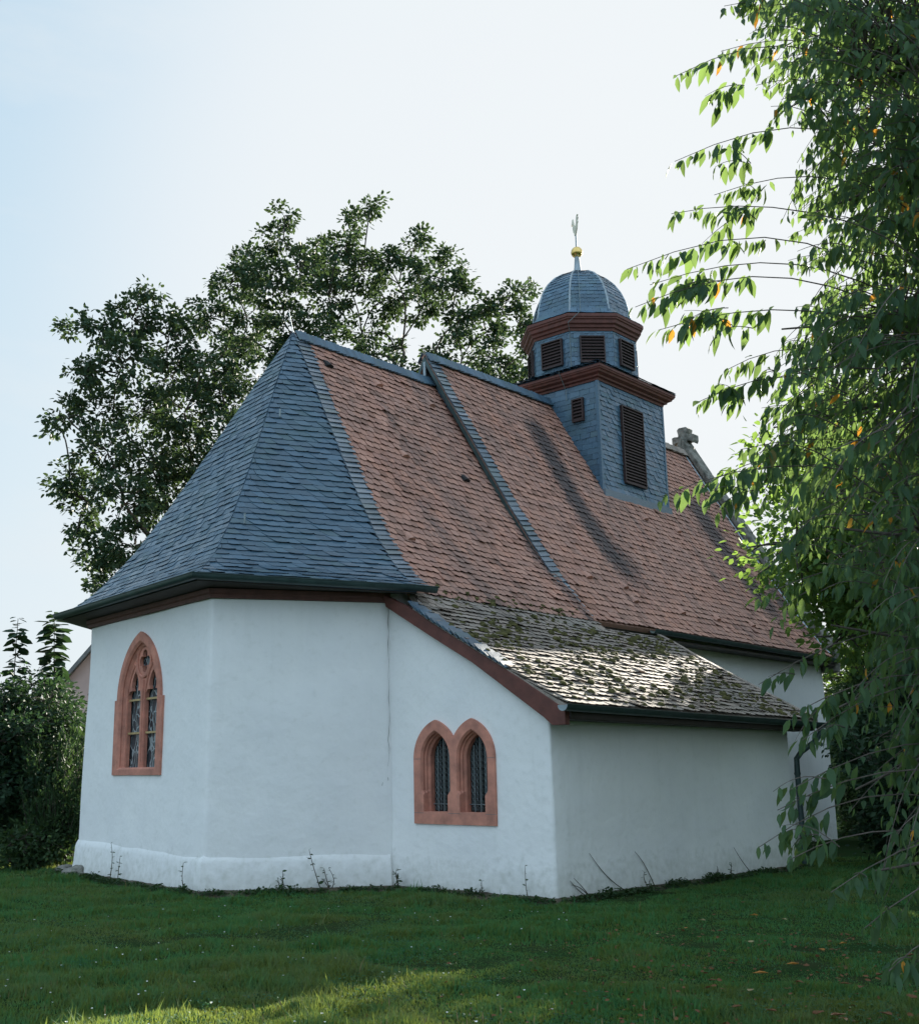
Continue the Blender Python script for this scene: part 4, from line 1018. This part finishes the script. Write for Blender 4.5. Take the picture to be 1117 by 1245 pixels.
blob_tree('broadleaf_tree', 'round-crowned tree of the row south of the sacristy, out at the right', (7.5, -11, 0), (7.3, -10.6, 5.2), (3.4, 3.2, 3.6), 40, 25, .17, 'small_leaf', 34, .38, tuft_r=.42, leaves=14)  # unseen tree, added to block sky light from the sacristy side wall
blob_tree('broadleaf_tree', 'round-crowned tree of the row, nearest the right edge behind the cherry', (1.0, -13.5, 0), (1.0, -13.0, 5.0), (3.2, 3.0, 3.4), 40, 26, .17, 'small_leaf', 34, .38, tuft_r=.42, leaves=14)  # added out of view for the same shading of the side wall
# ------------------------------------------------------------------ cherry tree in the right foreground
def cherry():
    base = np.array([-3.6, -9.6, 0.]); rg = np.random.default_rng(5)
    root = tag(empty('cherry_tree', base), 'large cherry tree with long drooping leaves reaching in from the right edge of the picture', 'tree')
    mb = MB(); top = base+np.array([-.4, .5, 8.5])
    mb.tube([p-base for p in bend(base-np.array([0, 0, .2]), top, 0, 9, .03, 2)], list(np.linspace(.20, .07, 9)), 12)
    limbs = []
    def limb(px, py, d, z0, r0=.05):
        a = base+(top-base)*(z0/8.5); b = at(px, py, d)
        P = bend(a, b, -.06, 14, .05, int(px*7+py)); mb.tube([p-base for p in P], list(np.linspace(r0, .005, 14)), 7); limbs.extend(P[2:12]); return P
    for (px, py, d, z0) in ((1000, 20, 7.5, 6.8), (960, 130, 6.8, 5.6), (985, 260, 7.2, 5.0), (950, 400, 6.6, 4.2), (940, 520, 7.4, 3.6), (1000, 640, 6.6, 3.0), (1010, 760, 7.0, 2.6), (1020, 860, 6.4, 2.2),
                            (1040, 960, 6.6, 1.8), (1060, 1060, 6.2, 1.5), (1090, 60, 8.4, 7.0), (1080, 330, 8.6, 5.4), (1080, 560, 8.6, 4.2), (1090, 720, 8.4, 3.2), (1090, 200, 6.2, 5.2), (1110, 470, 6.0, 3.6), (1120, 900, 7.8, 2.4)):
        limb(px, py, d, z0)
    LP = np.array(limbs)
    P0, AX_, NR, SZ = [], [], [], []
    def spray(a, b, n, droop=.18, r=.006, size=.105, bare=0.0):
        """thin twig from a to b with leaves hanging off it on both sides"""
        P = bend(a, b, -droop*.35, 9, .03, int(abs(a[0]*1e4+a[2]*977)) % 99991); P = np.array(P); L = np.linalg.norm(P[-1]-P[0])
        P[:, 2] -= droop*L*np.linspace(0, 1, 9)**2.6*.5
        mb.tube([p-base for p in P], list(np.linspace(r, r*.35, 9)), 5, False)
        for i in range(n):
            t = min(.999, bare+(1-bare)*min(.999, max(0, (i+.6+rg.normal(0, .55))/n))); k = min(7, int(t*8)); f = t*8-k; p = P[k]*(1-f)+P[min(k+1, 8)]*f
            d = unit(P[min(k+1, 8)]-P[k]); sd_ = unit(np.cross(d, [0, 0, 1.]))*(1 if i % 2 else -1)
            ax = unit(d*rg.uniform(.2, .7)+sd_*rg.uniform(.1, .6)+np.array([0, 0, -1.0])*rg.uniform(.7, 1.7)+rg.normal(0, .34, 3))
            P0.append(p+ax*.012+rg.normal(0, .012, 3)); AX_.append(ax); NR.append(unit(sd_*.6+np.array([0, 0, .7])+rg.normal(0, .45, 3))); SZ.append(size*rg.uniform(.55, 1.25)*(1 if t < .9 else .75))
    edge = np.array([(0, 900), (60, 905), (100, 925), (200, 950), (300, 945), (345, 985), (400, 940), (450, 915), (520, 905), (600, 920), (650, 950), (700, 1000), (800, 1020), (860, 1025), (950, 1035), (1000, 1040), (1050, 1045), (1100, 1075), (1200, 1100), (1245, 1110)])
    n = 0
    while n < 2050:
        py = rg.uniform(-120, 1260) if n < 1650 else rg.uniform(-120, 470); x0 = np.interp(py, edge[:, 0], edge[:, 1]); px = x0-15+40*rg.random()+rg.random()**.9*(1310-x0)
        if py > 430 and rg.random() < .15: continue
        if py > 880 and rg.random() < .62: continue
        if py > 1060 and rg.random() < .6: continue
        d = rg.uniform(5.6, 9.2); tip = at(px, py, d)
        j = int(np.argmin(np.linalg.norm(LP-tip, axis=1)+rg.random(len(LP))*1.3)); q = LP[j]
        dirv = unit(tip-q+np.array([-.25, .25, 0])); L = rg.uniform(.35, .75); a = tip-dirv*L+np.array([0, 0, .10])
        if np.linalg.norm(q-a) < .9: mb.tube([p-base for p in bend(q, a, -.05, 5, .05, n)], [.006, .0055, .005, .0045, .004], 5, False)
        spray(a, tip, int(L*34), .25, .004, .090); n += 1
    # the boughs that stand out against the sky and the chapel
    for (x0, y0, x1, y1, d, k) in ((965, 50, 880, 5, 6.8, 16), (950, 85, 876, 60, 7.2, 10), (960, 150, 822, 90, 6.3, 22), (950, 215, 820, 195, 6.4, 20), (945, 270, 816, 258, 6.4, 18), (935, 225, 868, 236, 6.6, 9),
                                (945, 362, 762, 325, 6.2, 26), (930, 375, 772, 372, 6.1, 24), (945, 395, 800, 400, 6.2, 22), (900, 350, 790, 345, 6.3, 14), (940, 500, 848, 488, 6.6, 16), (960, 470, 880, 450, 7.0, 12), (950, 600, 803, 603, 6.2, 16), (960, 590, 860, 585, 6.4, 14), (990, 560, 900, 545, 6.6, 12), (1040, 740, 918, 728, 6.2, 9), (1010, 690, 935, 690, 6.2, 8),
                                (1030, 835, 922, 832, 6.3, 7), (1060, 860, 960, 870, 5.9, 12), (1080, 905, 975, 900, 5.8, 12), (1070, 950, 960, 960, 5.8, 10), (1060, 1000, 945, 985, 5.9, 9), (1070, 1035, 922, 1030, 5.9, 12), (1060, 1050, 960, 1045, 5.8, 8), (1100, 1060, 1010, 1085, 5.6, 7), (1117, 1120, 1050, 1130, 5.6, 7), (1117, 1170, 1080, 1180, 5.5, 7)):
        q_ = at(x0+230, y0+(40 if y0 < 650 else -10)+rg.uniform(-25, 25), d+rg.uniform(.5, 1.1)); t_ = at(x1, y1, d)
        lf = np.linalg.norm(at(x0, y0, d+.2)-t_); tot = np.linalg.norm(q_-t_); b_ = 1-lf*(.72 if y0 > 650 else 1.0)/tot
        spray(q_, t_+np.array([0, 0, .14*tot]), int(k*1.7), .28, .0055, .118 if y0 < 650 else .098, b_)
        for m in range(2 if k > 11 else 1):                       # side twigs
            f = rg.uniform(.30, .72); a_ = q_+(t_-q_)*(b_+(1-b_)*f*.6)+np.array([0, 0, .05]); e_ = a_+(t_-q_)/tot*lf*rg.uniform(.25, .42)+np.array([0, 0, rg.uniform(-.16, .06)])+rg.normal(0, .05, 3)
            spray(a_, e_, max(5, int(k*.5)), .25, .003, .112 if y0 < 650 else .092, .1)
    mb.build('trunk', M['pale_bark'], root, True)
    V, F = inst(LEAF_V, LEAF_F, np.array(P0)-base, np.array(AX_), np.array(NR), np.array(SZ)); mesh('crown', V, F, M['cherry_leaf'], root)
cherry()

# ------------------------------------------------------------------ shrubs beside the apse, saplings, houses behind
def shrub(label, cen, rad, nl, seed, leaf, mat_, per, flat=1., upright=0, name='shrub'):
    r = np.random.default_rng(seed); L = []
    for i in range(nl):
        u = unit(r.normal(size=3)); c = np.array(cen)+u*np.array(rad)*r.uniform(.3, 1.0); c[2] = max(.15, c[2]); L.append((c, min(rad)*.42*r.uniform(.7, 1.2)))
    return crown_tree(name, label, 'shrub', (cen[0], cen[1], 0), L, .06, leaf, mat_, per, seed, fork=(cen[0], cen[1], .5), shell=.25, tuft_r=.24, leaves=20, twig_r=.010)
p = at(18, 940, 24.5); shrub('big dark green leafy shrub at the left edge of the lawn', (p[0], p[1], 1.65), (1.5, 1.3, 1.75), 56, 31, .10, 'shrub_leaf', 70)
p = at(64, 940, 25.5); shrub('dense dark shrub close behind the apse, below the tall shoots', (p[0], p[1], 1.95), (1.1, 1.0, 1.8), 50, 32, .09, 'shrub_leaf', 80)
p = at(48, 1035, 22.6); shrub('low pale green bramble at the foot of the dark shrubs', (p[0], p[1], .28), (.95, .7, .38), 30, 33, .085, 'weed_leaf', 150)
p = at(1160, 940, 22.5); shrub('dark rounded shrub beyond the downpipe, at the right of the nave wall', (p[0], p[1], 1.3), (1.5, 1.5, 1.5), 40, 35, .11, 'shrub_leaf', 60)
p = at(1290, 940, 18.5); shrub('dark shrub under the cherry boughs at the right edge', (p[0], p[1], 1.2), (1.5, 1.5, 1.4), 40, 36, .11, 'shrub_leaf', 60)
p = at(1085, 940, 36); shrub('far dark shrub behind the corner of the nave', (p[0], p[1], 1.7), (2.2, 2.2, 2.0), 40, 37, .16, 'shrub_leaf', 45)
p = at(20, 940, 31); shrub('tall dark shrub further back between the left shrubs and the tiled house', (p[0], p[1], 1.7), (2.4, 1.6, 1.7), 46, 38, .14, 'shrub_leaf', 45)
p = at(1120, 940, 29); shrub('broad dark shrub past the south-west corner of the nave', (p[0], p[1], 1.6), (1.8, 1.8, 1.8), 40, 39, .13, 'shrub_leaf', 55)
p = at(1064, 940, 33.5); shrub('tall dark bush filling the gap just past the nave corner', (p[0], p[1], 2.2), (1.5, 1.4, 2.5), 60, 47, .13, 'shrub_leaf', 75)
def hedge():
    r = np.random.default_rng(44); L = []
    for i in range(70):
        t = i/69; c = np.array([27-5*t+r.uniform(-.8, .8), 5-24*t, r.uniform(.5, 2.3)]); L.append((c, r.uniform(.75, 1.1)))
    crown_tree('hedge', 'long dark hedge closing the churchyard beyond the far end of the nave', 'hedge', (25, -6, 0), L, .05, .17, 'shrub_leaf', 34, 44, fork=(25, -6, .4), tuft_r=.34, leaves=18, shell=.2)
hedge()
def feather():
    rg = np.random.default_rng(8); p = at(78, 940, 23.2); base = np.array([p[0], p[1], 0]); root = tag(empty('conifer_shrub', base), 'upright feathery yellow-green bush against the left edge of the white apse', 'shrub')
    mb = MB(); P0, A, N = [], [], []
    for i in range(120):
        a = rg.uniform(0, 6.28); r = .62*rg.random()**.5; b = base+np.array([r*math.cos(a)*.7, r*math.sin(a)*.7, .05]); h = rg.uniform(.9, 2.75)*(1-.35*r)
        t = b+np.array([math.cos(a)*r*.75, math.sin(a)*r*.75, h]); P = np.array(bend(b, t, 0, 7, .03, i)); mb.tube([q-base for q in P], [.010, .009, .008, .007, .006, .004, .002], 4, False)
        for k in range(64):
            u = rg.uniform(.25, 1); q = P[0]+(P[-1]-P[0])*u; P0.append(q+rg.normal(0, .025, 3)); A.append(unit(unit(P[-1]-P[0])*1.0+rg.normal(0, .45, 3))); N.append(unit(rg.normal(size=3)))
    mb.build('stem', M['bark'], root); V, F = inst(TUFT_V*np.array([.45, 1, 1]), TUFT_F, np.array(P0)-base, np.array(A), np.array(N), .13*rg.uniform(.6, 1.2, len(P0))); mesh('foliage', V, F, M['feather_leaf'], root)
feather()
def sapling(px, ytop, ybot, d, label, seed, n=30, spread=.17):
    rg = np.random.default_rng(seed); a, b = at(px+2, ybot, d), at(px, ytop, d); base = np.array([a[0], a[1], 0.]); root = tag(empty('sapling', base), label, 'sapling', 'big-leaved shoots above the shrubs')
    mb = MB(); P = np.array(bend(base, b, 0, 12, .01, seed)); mb.tube([q-base for q in P], list(np.linspace(.03, .006, 12)), 6); mb.build('stem', M['bark'], root)
    P0, A, N, S = [], [], [], []
    for i in range(n):
        z = b[2]-(b[2]-a[2])*i/n; t = (z-base[2])/(b[2]-base[2]); q = base+(b-base)*t; an = i*2.4+rg.uniform(-.3, .3); o = np.array([math.cos(an), math.sin(an), 0])
        for k in range(2):
            P0.append(q+o*.03+rg.normal(0, .02, 3)); A.append(unit(o+np.array([0, 0, rg.uniform(-.5, .15)]))); N.append(unit(np.array([0, 0, 1.])+rg.normal(0, .25, 3))); S.append(spread*(.55+.45*min(1, i/6))*rg.uniform(.8, 1.25)); an += 3.1; o = np.array([math.cos(an), math.sin(an), 0])
    V, F = inst(TUFT_V*np.array([1.25, 1, 1]), TUFT_F, np.array(P0)-base, np.array(A), np.array(N), np.array(S)); mesh('foliage', V, F, M['shrub_leaf'], root)
sapling(22, 752, 850, 26, 'tall thin leafy shoot above the shrubs, leftmost of the two', 41, 34, .26)
sapling(66, 745, 850, 26, 'broader leafy shoot beside the eave, with the larger leaves', 42, 46, .32)
def house(name, label, p, yaw, w_, l_, h_, r_, wall, roof):
    root = tag(empty(name, (p[0], p[1], 0)), label, 'house'); root.rotation_euler.z = yaw
    mb = MB(); mb.prism([(-w_/2, 0, -.2), (w_/2, 0, -.2), (w_/2, 0, h_), (0, 0, h_+r_), (-w_/2, 0, h_)], (0, l_, 0)); mb.build('wall', M[wall], root)
    rf = MB()
    for s in (1, -1):
        ov = .35; k = r_/(w_/2)
        rf.prism([(0, -ov, h_+r_+.03), (s*(w_/2+ov), -ov, h_-ov*k+.03), (s*(w_/2+ov), -ov, h_-ov*k+.22), (0, -ov, h_+r_+.25)], (0, l_+2*ov, 0))
    rf.build('roof', M[roof], root)
    for x in (-w_/4, w_/4):
        MB().box((x-.5, -.02, 1.0), (x+.5, .04, 2.3)).build('window', M['dark_glass'], root)
    return root
p = at(143, 930, 46); house('gabled_house', 'pink rendered house with a grey gabled roof behind the chapel, seen past its left eave', p, YAW-R_(90)+R_(8), 7.4, 9, 3.1, 4.6, 'pink_wall', 'grey_roof')
p = at(-75, 930, 60); house('tiled_house', 'house with a red tiled roof at the far left edge, behind the shrubs', p, YAW-R_(90)+R_(70), 8, 12, 3.0, 2.6, 'pale_wall', 'red_roof')

# ------------------------------------------------------------------ weeds along the foot of the walls
def weed(x, y, h, label, seed, lean=(0, 0), leafy=True, n=10, leaf=.05):
    rg = np.random.default_rng(seed); base = np.array([x, y, .02]); root = tag(empty('wall_weed', base), label, 'weed', 'weeds along the foot of the chapel walls')
    mb = MB(); P0, A, N = [], [], []
    for k in range(1 if h > .3 else 3):
        t = np.array([lean[0], lean[1], h*(1-.2*k)])+rg.normal(0, .03, 3); P = np.array(bend((0, 0, -.03), t, 0, 8, .07, seed+k)); mb.tube(P, list(np.linspace(.008, .003, 8)), 5, False)
        for i in range(n):
            q = P[0]+(P[-1]-P[0])*((i+1)/n); q = P[min(7, int((i+1)/n*7))]; a = rg.uniform(0, 6.28); P0.append(q); A.append(np.array([math.cos(a), math.sin(a), rg.uniform(-.3, .5)])); N.append(unit(np.array([0, 0, 1.])+rg.normal(0, .4, 3)))
    mb.build('stem', M['stem'], root)
    if leafy:
        V, F = inst(TUFT_V, TUFT_F, np.array(P0), unit(np.array(A)), np.array(N), leaf*rg.uniform(.6, 1.3, len(P0))); mesh('foliage', V, F, M['weed_leaf'], root)
    return root
def onA(s, o=.19): t = Vector((AL[0]-AB[0], AL[1]-AB[1])).normalized(); q = Vector(AB)+t*s-Vector((t.y, -t.x))*-o*-1; n_ = Vector((-t.y, t.x)); return Vector(AB)+t*s+(n_ if n_.x < 0 else -n_)*o
def onB(s, o=.20): t = Vector((BC[0]-AB[0], BC[1]-AB[1])).normalized(); n_ = Vector((t.y, -t.x)); return Vector(AB)+t*s+(n_ if n_.y < 0 else -n_)*o
for i, (p, h, lab, ln, lf) in enumerate((
        (onA(2.75), .52, 'tall bare-looking weed under the gothic window, left of a pair', (0, .04), .045), (onA(2.45), .36, 'short weed under the gothic window, right of a pair', (.0, -.05), .055),
        (onA(.22), .38, 'small climbing weed at the corner between the two apse walls', (0, 0), .06), (onB(1.05), .22, 'low leafy weed below the middle of the blank apse wall', (0, 0), .06),
        (onB(1.62), .50, 'ivy shoot leaning left on the plinth of the blank apse wall', (-.14, .08), .07), (onB(1.75), .30, 'short ivy shoot just right of the leaning one on the plinth', (-.10, .05), .06),
        ((-.14, 2.62), .20, 'leafy weed in the inner corner where the sacristy meets the apse', (0, 0), .07), ((-.14, 1.1), .14, 'tiny weed below the twin lancet window', (0, 0), .05),
        ((-.10, .36), .46, 'thin climbing shoot on the white gable wall near the sacristy corner', (0, .03), .045),
        ((2.0, -.14), .16, 'small tuft at the foot of the shaded sacristy side wall', (.02, 0), .05), ((4.4, -.14), .18, 'leafy tuft further along the shaded side wall', (.05, 0), .05))):
    weed(p[0], p[1], h, lab, 50+i, ln, True, 12 if h > .3 else 7, lf)
for i, (x, h, dx, lab) in enumerate(((.62, .26, -.36, 'short dry stalk curling left on the shaded side wall nearest the corner'), (1.55, .55, -.85, 'long dry stalk leaning left across the shaded side wall'), (2.25, .46, -.45, 'dry stalk leaning left, second from the long one on the side wall'), (5.2, .42, -.5, 'dry stalk toward the downpipe end of the shaded side wall'), (4.0, .22, .15, 'stubby dry stalk midway along the shaded side wall'))):
    o = weed(x, -.10, h, lab, 80+i, (dx, .03), False, 8)
    st_ = MB(); rg_ = np.random.default_rng(i)
p = weed(6.75, -.35, .45, 'reddish leafy weed at the foot of the downpipe', 95, (.1, -.1), True, 16, .08)

# ------------------------------------------------------------------ grass
def inside(px, py, poly):
    c = np.zeros(len(px), bool); n = len(poly)
    for i in range(n):
        x0, y0 = poly[i-1]; x1, y1 = poly[i]
        m = ((y0 > py) != (y1 > py)); xx = (x1-x0)*(py-y0)/((y1-y0) if y1 != y0 else 1e-9)+x0; c ^= m & (px < xx)
    return c
def vnoise(x, y, s, seed=0):
    r = np.random.default_rng(seed); G = r.random((64, 64)); u, v = x/s, y/s; i, j = np.floor(u).astype(int), np.floor(v).astype(int); f, g = u-i, v-j; f = f*f*(3-2*f); g = g*g*(3-2*g)
    q = lambda a, b: G[a % 64, b % 64]
    return (q(i, j)*(1-f)+q(i+1, j)*f)*(1-g)+(q(i, j+1)*(1-f)+q(i+1, j+1)*f)*g
def grass(N=700000):
    rg = np.random.default_rng(3)
    d = 3.6+21*rg.random(N)**1.25; a = np.where(rg.random(N) < .80, rg.uniform(-.40, .50, N), rg.uniform(-.95, .75, N))          # fan in front of the viewpoint, wider than the frame
    # angle measured to the right of the view axis
    yaw = YAW-a; x, y = CAM[0]+d*np.cos(yaw), CAM[1]+d*np.sin(yaw)
    grow = 1-.0*x
    poly = np.array(FOOT); keep = ~inside(x, y, [tuple(q) for q in FOOT]); x, y, d = x[keep], y[keep], d[keep]
    pn = vnoise(x, y, .8, 1)*.6+vnoise(x, y, .25, 2)*.4
    thin = np.clip((.55+ (x+8)*.0) - pn, 0, 1)
    shade = (x > -3.6) & (y < -1.6)                                       # sparse, leaf-littered turf under the cherry
    pr = np.clip(.55+1.1*pn, 0, 1)*np.where(shade, .75, 1.0); k = rg.random(len(x)) < pr; x, y, d, pn, shade = x[k], y[k], d[k], pn[k], shade[k]
    n = len(x); h = (.030+.075*pn*rg.uniform(.5, 1.3, n))*np.where(shade, .75, 1.); tall = rg.random(n) < .02; h[tall] *= 1.8; h *= .75+.7*np.clip((vnoise(x, y, .45, 11)-.5)*3, -.5, 1)
    w_ = .0028*rg.uniform(.8, 1.5, n)*(1+d*.055); an = rg.uniform(0, 2*np.pi, n); lean = h*rg.uniform(.15, .85, n)
    gx = np.round(x/.06)*.06; an = an*.6+vnoise(x, y, .12, 5)*9
    dx, dy = np.cos(an), np.sin(an); sx, sy = -dy, dx; z0 = -.03+.0*x
    nz = np.full(n, -.035)
    def pt(f, s): return np.stack([x+dx*lean*f*f+sx*w_*s, y+dy*lean*f*f+sy*w_*s, nz+h*(f-.18*f*f*lean/h)+.0], 1)
    V = np.stack([pt(0, -1), pt(0, 1), pt(.5, -.85), pt(.5, .85), pt(1, 0)], 1).reshape(-1, 3)
    T = np.array([(0, 1, 3), (0, 3, 2), (2, 3, 4)]); F = (T[None]+(np.arange(n)*5)[:, None, None]).reshape(-1, 3)
    dryv = np.clip((vnoise(x, y, 1.1, 8)*.7+vnoise(x, y, .2, 9)*.5-.55)*2.2, 0, 1)*.7+np.where(rg.random(n) < .05, .6, 0)
    o = mesh('grass', V, F, M['grass'], stain=np.repeat(dryv, 5)); tag(o, 'rough green lawn grass around the chapel, taller in clumps', 'grass', kind='stuff')
grass()
def clover():
    rg = np.random.default_rng(14); N = 60000; d = 5+13*rg.random(N)**1.2; yaw = YAW-rg.uniform(-.40, .40, N); x, y = CAM[0]+d*np.cos(yaw), CAM[1]+d*np.sin(yaw)
    k = (vnoise(x, y, .9, 21)*.6+vnoise(x, y, .22, 22)*.5 > .66) & ~inside(x, y, FOOT); x, y = x[k], y[k]; n = len(x)
    pos = np.stack([x, y, rg.uniform(.005, .05, n)], 1); a = rg.uniform(0, 6.28, n); V, F = inst(TUFT_V*np.array([1.2, .9, 1]), TUFT_F, pos, np.stack([np.cos(a), np.sin(a), rg.uniform(-.2, .3, n)], 1), unit(np.array([0, 0, 1.])+rg.normal(0, .3, (n, 3))), rg.uniform(.012, .026, n))
    tag(mesh('clover', V, F, M['clover']), 'low clover leaves in patches through the lawn', 'clover', kind='stuff')
clover()
def fringe():
    rg = np.random.default_rng(15); path = [(-1.72, 8.9), (-2.52, 4.20), (-.12, 2.66), (-.10, -.10), (7.1, -.12)]; P = []
    for a, b in zip(path[:-1], path[1:]):
        a, b = np.array(a), np.array(b); L = np.linalg.norm(b-a); t = (b-a)/L; nn = np.array([t[1], -t[0]]); nn = nn if nn@(a-np.array([4, 5])) > 0 else -nn
        for _ in range(int(L*1300)):
            u = rg.random()*L; q = a+t*u; dens = noise.noise(Vector((q[0]*1.7, q[1]*1.7, 4)))*.6+noise.noise(Vector((q[0]*5, q[1]*5, 4)))*.5
            if rg.random() > .45+dens: continue
            q = q+nn*(.02+abs(rg.normal(0, .09))); P.append((q[0], q[1], rg.random()**2*(.05+.14*max(0, dens))))
    P = np.array(P); n = len(P); a = rg.uniform(0, 6.28, n); V, F = inst(TUFT_V, TUFT_F, P, np.stack([np.cos(a), np.sin(a), rg.uniform(-.3, .8, n)], 1), unit(np.array([0, 0, 1.])+rg.normal(0, .5, (n, 3))), rg.uniform(.02, .055, n))
    tag(mesh('wall_foot_weeds', V, F, M['weed_leaf']), 'low mixed weeds and creeping leaves where the white walls meet the lawn', 'weeds', kind='stuff')
fringe()
def litter():
    rg = np.random.default_rng(16); n = 1400; d = 5.2+8*rg.random(n); yaw = YAW-np.abs(rg.normal(.34, .13, n)); x, y = CAM[0]+d*np.cos(yaw), CAM[1]+d*np.sin(yaw); k = ~inside(x, y, FOOT); x, y = x[k], y[k]; n = len(x)
    a = rg.uniform(0, 6.28, n); V, F = inst(TUFT_V, TUFT_F, np.stack([x, y, rg.uniform(.0, .03, n)], 1), np.stack([np.cos(a), np.sin(a), rg.uniform(-.2, .2, n)], 1), unit(np.array([0, 0, 1.])+rg.normal(0, .4, (n, 3))), rg.uniform(.015, .05, n))
    tag(mesh('leaf_litter', V, F, M['brown_leaf']), 'small brown leaf crumbs strewn on the turf under the cherry', 'leaf litter', kind='stuff')
litter()
def seed_heads():
    rg = np.random.default_rng(4); mb = MB()
    for i in range(130):
        px = rg.uniform(60, 830); d = rg.uniform(5.3, 7.3); a = math.atan((px-PX)/FPX); yaw = YAW-a; x, y = CAM[0]+d*math.cos(yaw), CAM[1]+d*math.sin(yaw); h = rg.uniform(.13, .30)
        t = np.array([x+rg.normal(0, .03), y+rg.normal(0, .03), h]); P = bend((x, y, -.03), t, 0, 5, .04, i); mb.tube(P, [.0016, .0015, .0013, .0012, .001], 4, False)
        mb.tube([P[-1], np.array(P[-1])+unit(np.array(P[-1])-np.array(P[-2]))*.018, np.array(P[-1])+unit(np.array(P[-1])-np.array(P[-2]))*.045], [.002, .0048, .0012], 5)
    tag(mb.build('grass_seed_heads', M['straw']), 'pale grass stalks with seed heads standing above the lawn in the foreground', 'grass', kind='stuff')
seed_heads()
def daisies():
    rg = np.random.default_rng(6); V = []; F = []
    for i in range(150):
        d = rg.uniform(6, 15); a = rg.uniform(-.36, .15); yaw = YAW-a; x, y = CAM[0]+d*math.cos(yaw), CAM[1]+d*math.sin(yaw)
        if inside(np.array([x]), np.array([y]), FOOT)[0]: continue
        b = len(V); r = rg.uniform(.006, .011); z = rg.uniform(.03, .07)
        V += [(x+r*math.cos(t), y+r*math.sin(t), z+rg.uniform(-.003, .003)) for t in np.linspace(0, 2*math.pi, 7)[:-1]]+[(x, y, z-.006)]
        F += [(b+k, b+(k+1) % 6, b+6) for k in range(6)]
    tag(mesh('clover_flowers', V, F, M['petal']), 'tiny white clover heads dotted through the lawn', 'flowers', kind='stuff')
daisies()
def gnd(px, py):
    v = AX[0]*(px-PX)/FPX-AX[1]*(py-PY)/FPX+AX[2]; return CAM+v*(CAM[2]-.02)/-v[2]
FL = [(972, 1176, .11, 'orange'), (935, 1187, .13, 'orange'), (965, 1197, .09, 'brown'), (980, 1180, .12, 'brown'), (915, 1148, .12, 'pale'), (996, 1158, .09, 'orange'), (858, 1122, .08, 'pale'), (833, 1132, .08, 'orange'), (922, 1116, .10, 'orange'), (910, 1210, .10, 'pale'), (902, 1228, .10, 'brown'), (1000, 1236, .13, 'brown'),
      (1105, 1215, .15, 'brown'), (1010, 1240, .11, 'brown'), (945, 1235, .09, 'brown'), (1045, 1205, .10, 'brown'), (885, 1175, .07, 'brown'), (826, 1095, .09, 'brown'), (905, 1098, .09, 'brown'), (870, 1115, .08, 'brown'), (1085, 1240, .12, 'brown'), (1065, 1190, .09, 'brown'), (1030, 1150, .08, 'orange'), (1060, 1130, .08, 'brown'), (950, 1120, .08, 'pale'), (800, 1138, .07, 'pale'), (872, 1196, .08, 'brown'), (1112, 1165, .10, 'brown'), (1020, 1200, .09, 'brown'), (880, 1135, .07, 'brown')]
WORDS = {'orange': 'curled orange leaf fallen on the lawn below the cherry boughs', 'brown': 'dry brown leaf fallen on the shaded turf below the cherry boughs', 'pale': 'pale straw-coloured leaf fallen on the lawn below the cherry boughs'}
for i, (px, py, s, kind) in enumerate(FL):
    p = gnd(px, py); yaw = rnd.uniform(0, 6.28); v = LEAF_V.copy(); v[:, 0] *= 1.25; v[:, 2] = v[:, 0]**2*rnd.uniform(1.5, 3.5)+.25*(v[:, 1]-.5)**2*rnd.uniform(-.5, 2)
    V = np.stack([(v[:, 0]*math.cos(yaw)-v[:, 1]*math.sin(yaw))*s, (v[:, 0]*math.sin(yaw)+v[:, 1]*math.cos(yaw))*s, v[:, 2]*s+.006], 1)
    o = mesh('fallen_leaf', V, LEAF_F, M[kind+'_leaf']); o.location = (p[0], p[1], .035 if py > 1100 else .02)
    tag(o, WORDS[kind], 'fallen leaf', kind+' fallen leaves')
def stones():
    for i, (px, py, s, lab) in enumerate(((94, 1062, .20, 'rough grey stone at the left foot of the apse plinth, the larger of two'), (80, 1058, .13, 'small grey stone beside the larger one left of the apse plinth'))):
        p = gnd(px, py); bm = bmesh.new(); bmesh.ops.create_icosphere(bm, subdivisions=3, radius=1)
        for v in bm.verts: v.co = Vector((v.co.x*s*1.3, v.co.y*s, v.co.z*s*.6))*(1+.35*noise.noise(v.co*1.7+Vector((i*7, 0, 0))))
        me = bpy.data.meshes.new('stone'); bm.to_mesh(me); bm.free(); me.materials.append(M['old_stone']); o = link(bpy.data.objects.new('stone', me)); o.location = (p[0], p[1], .03); tag(o, lab, 'stone')
stones()
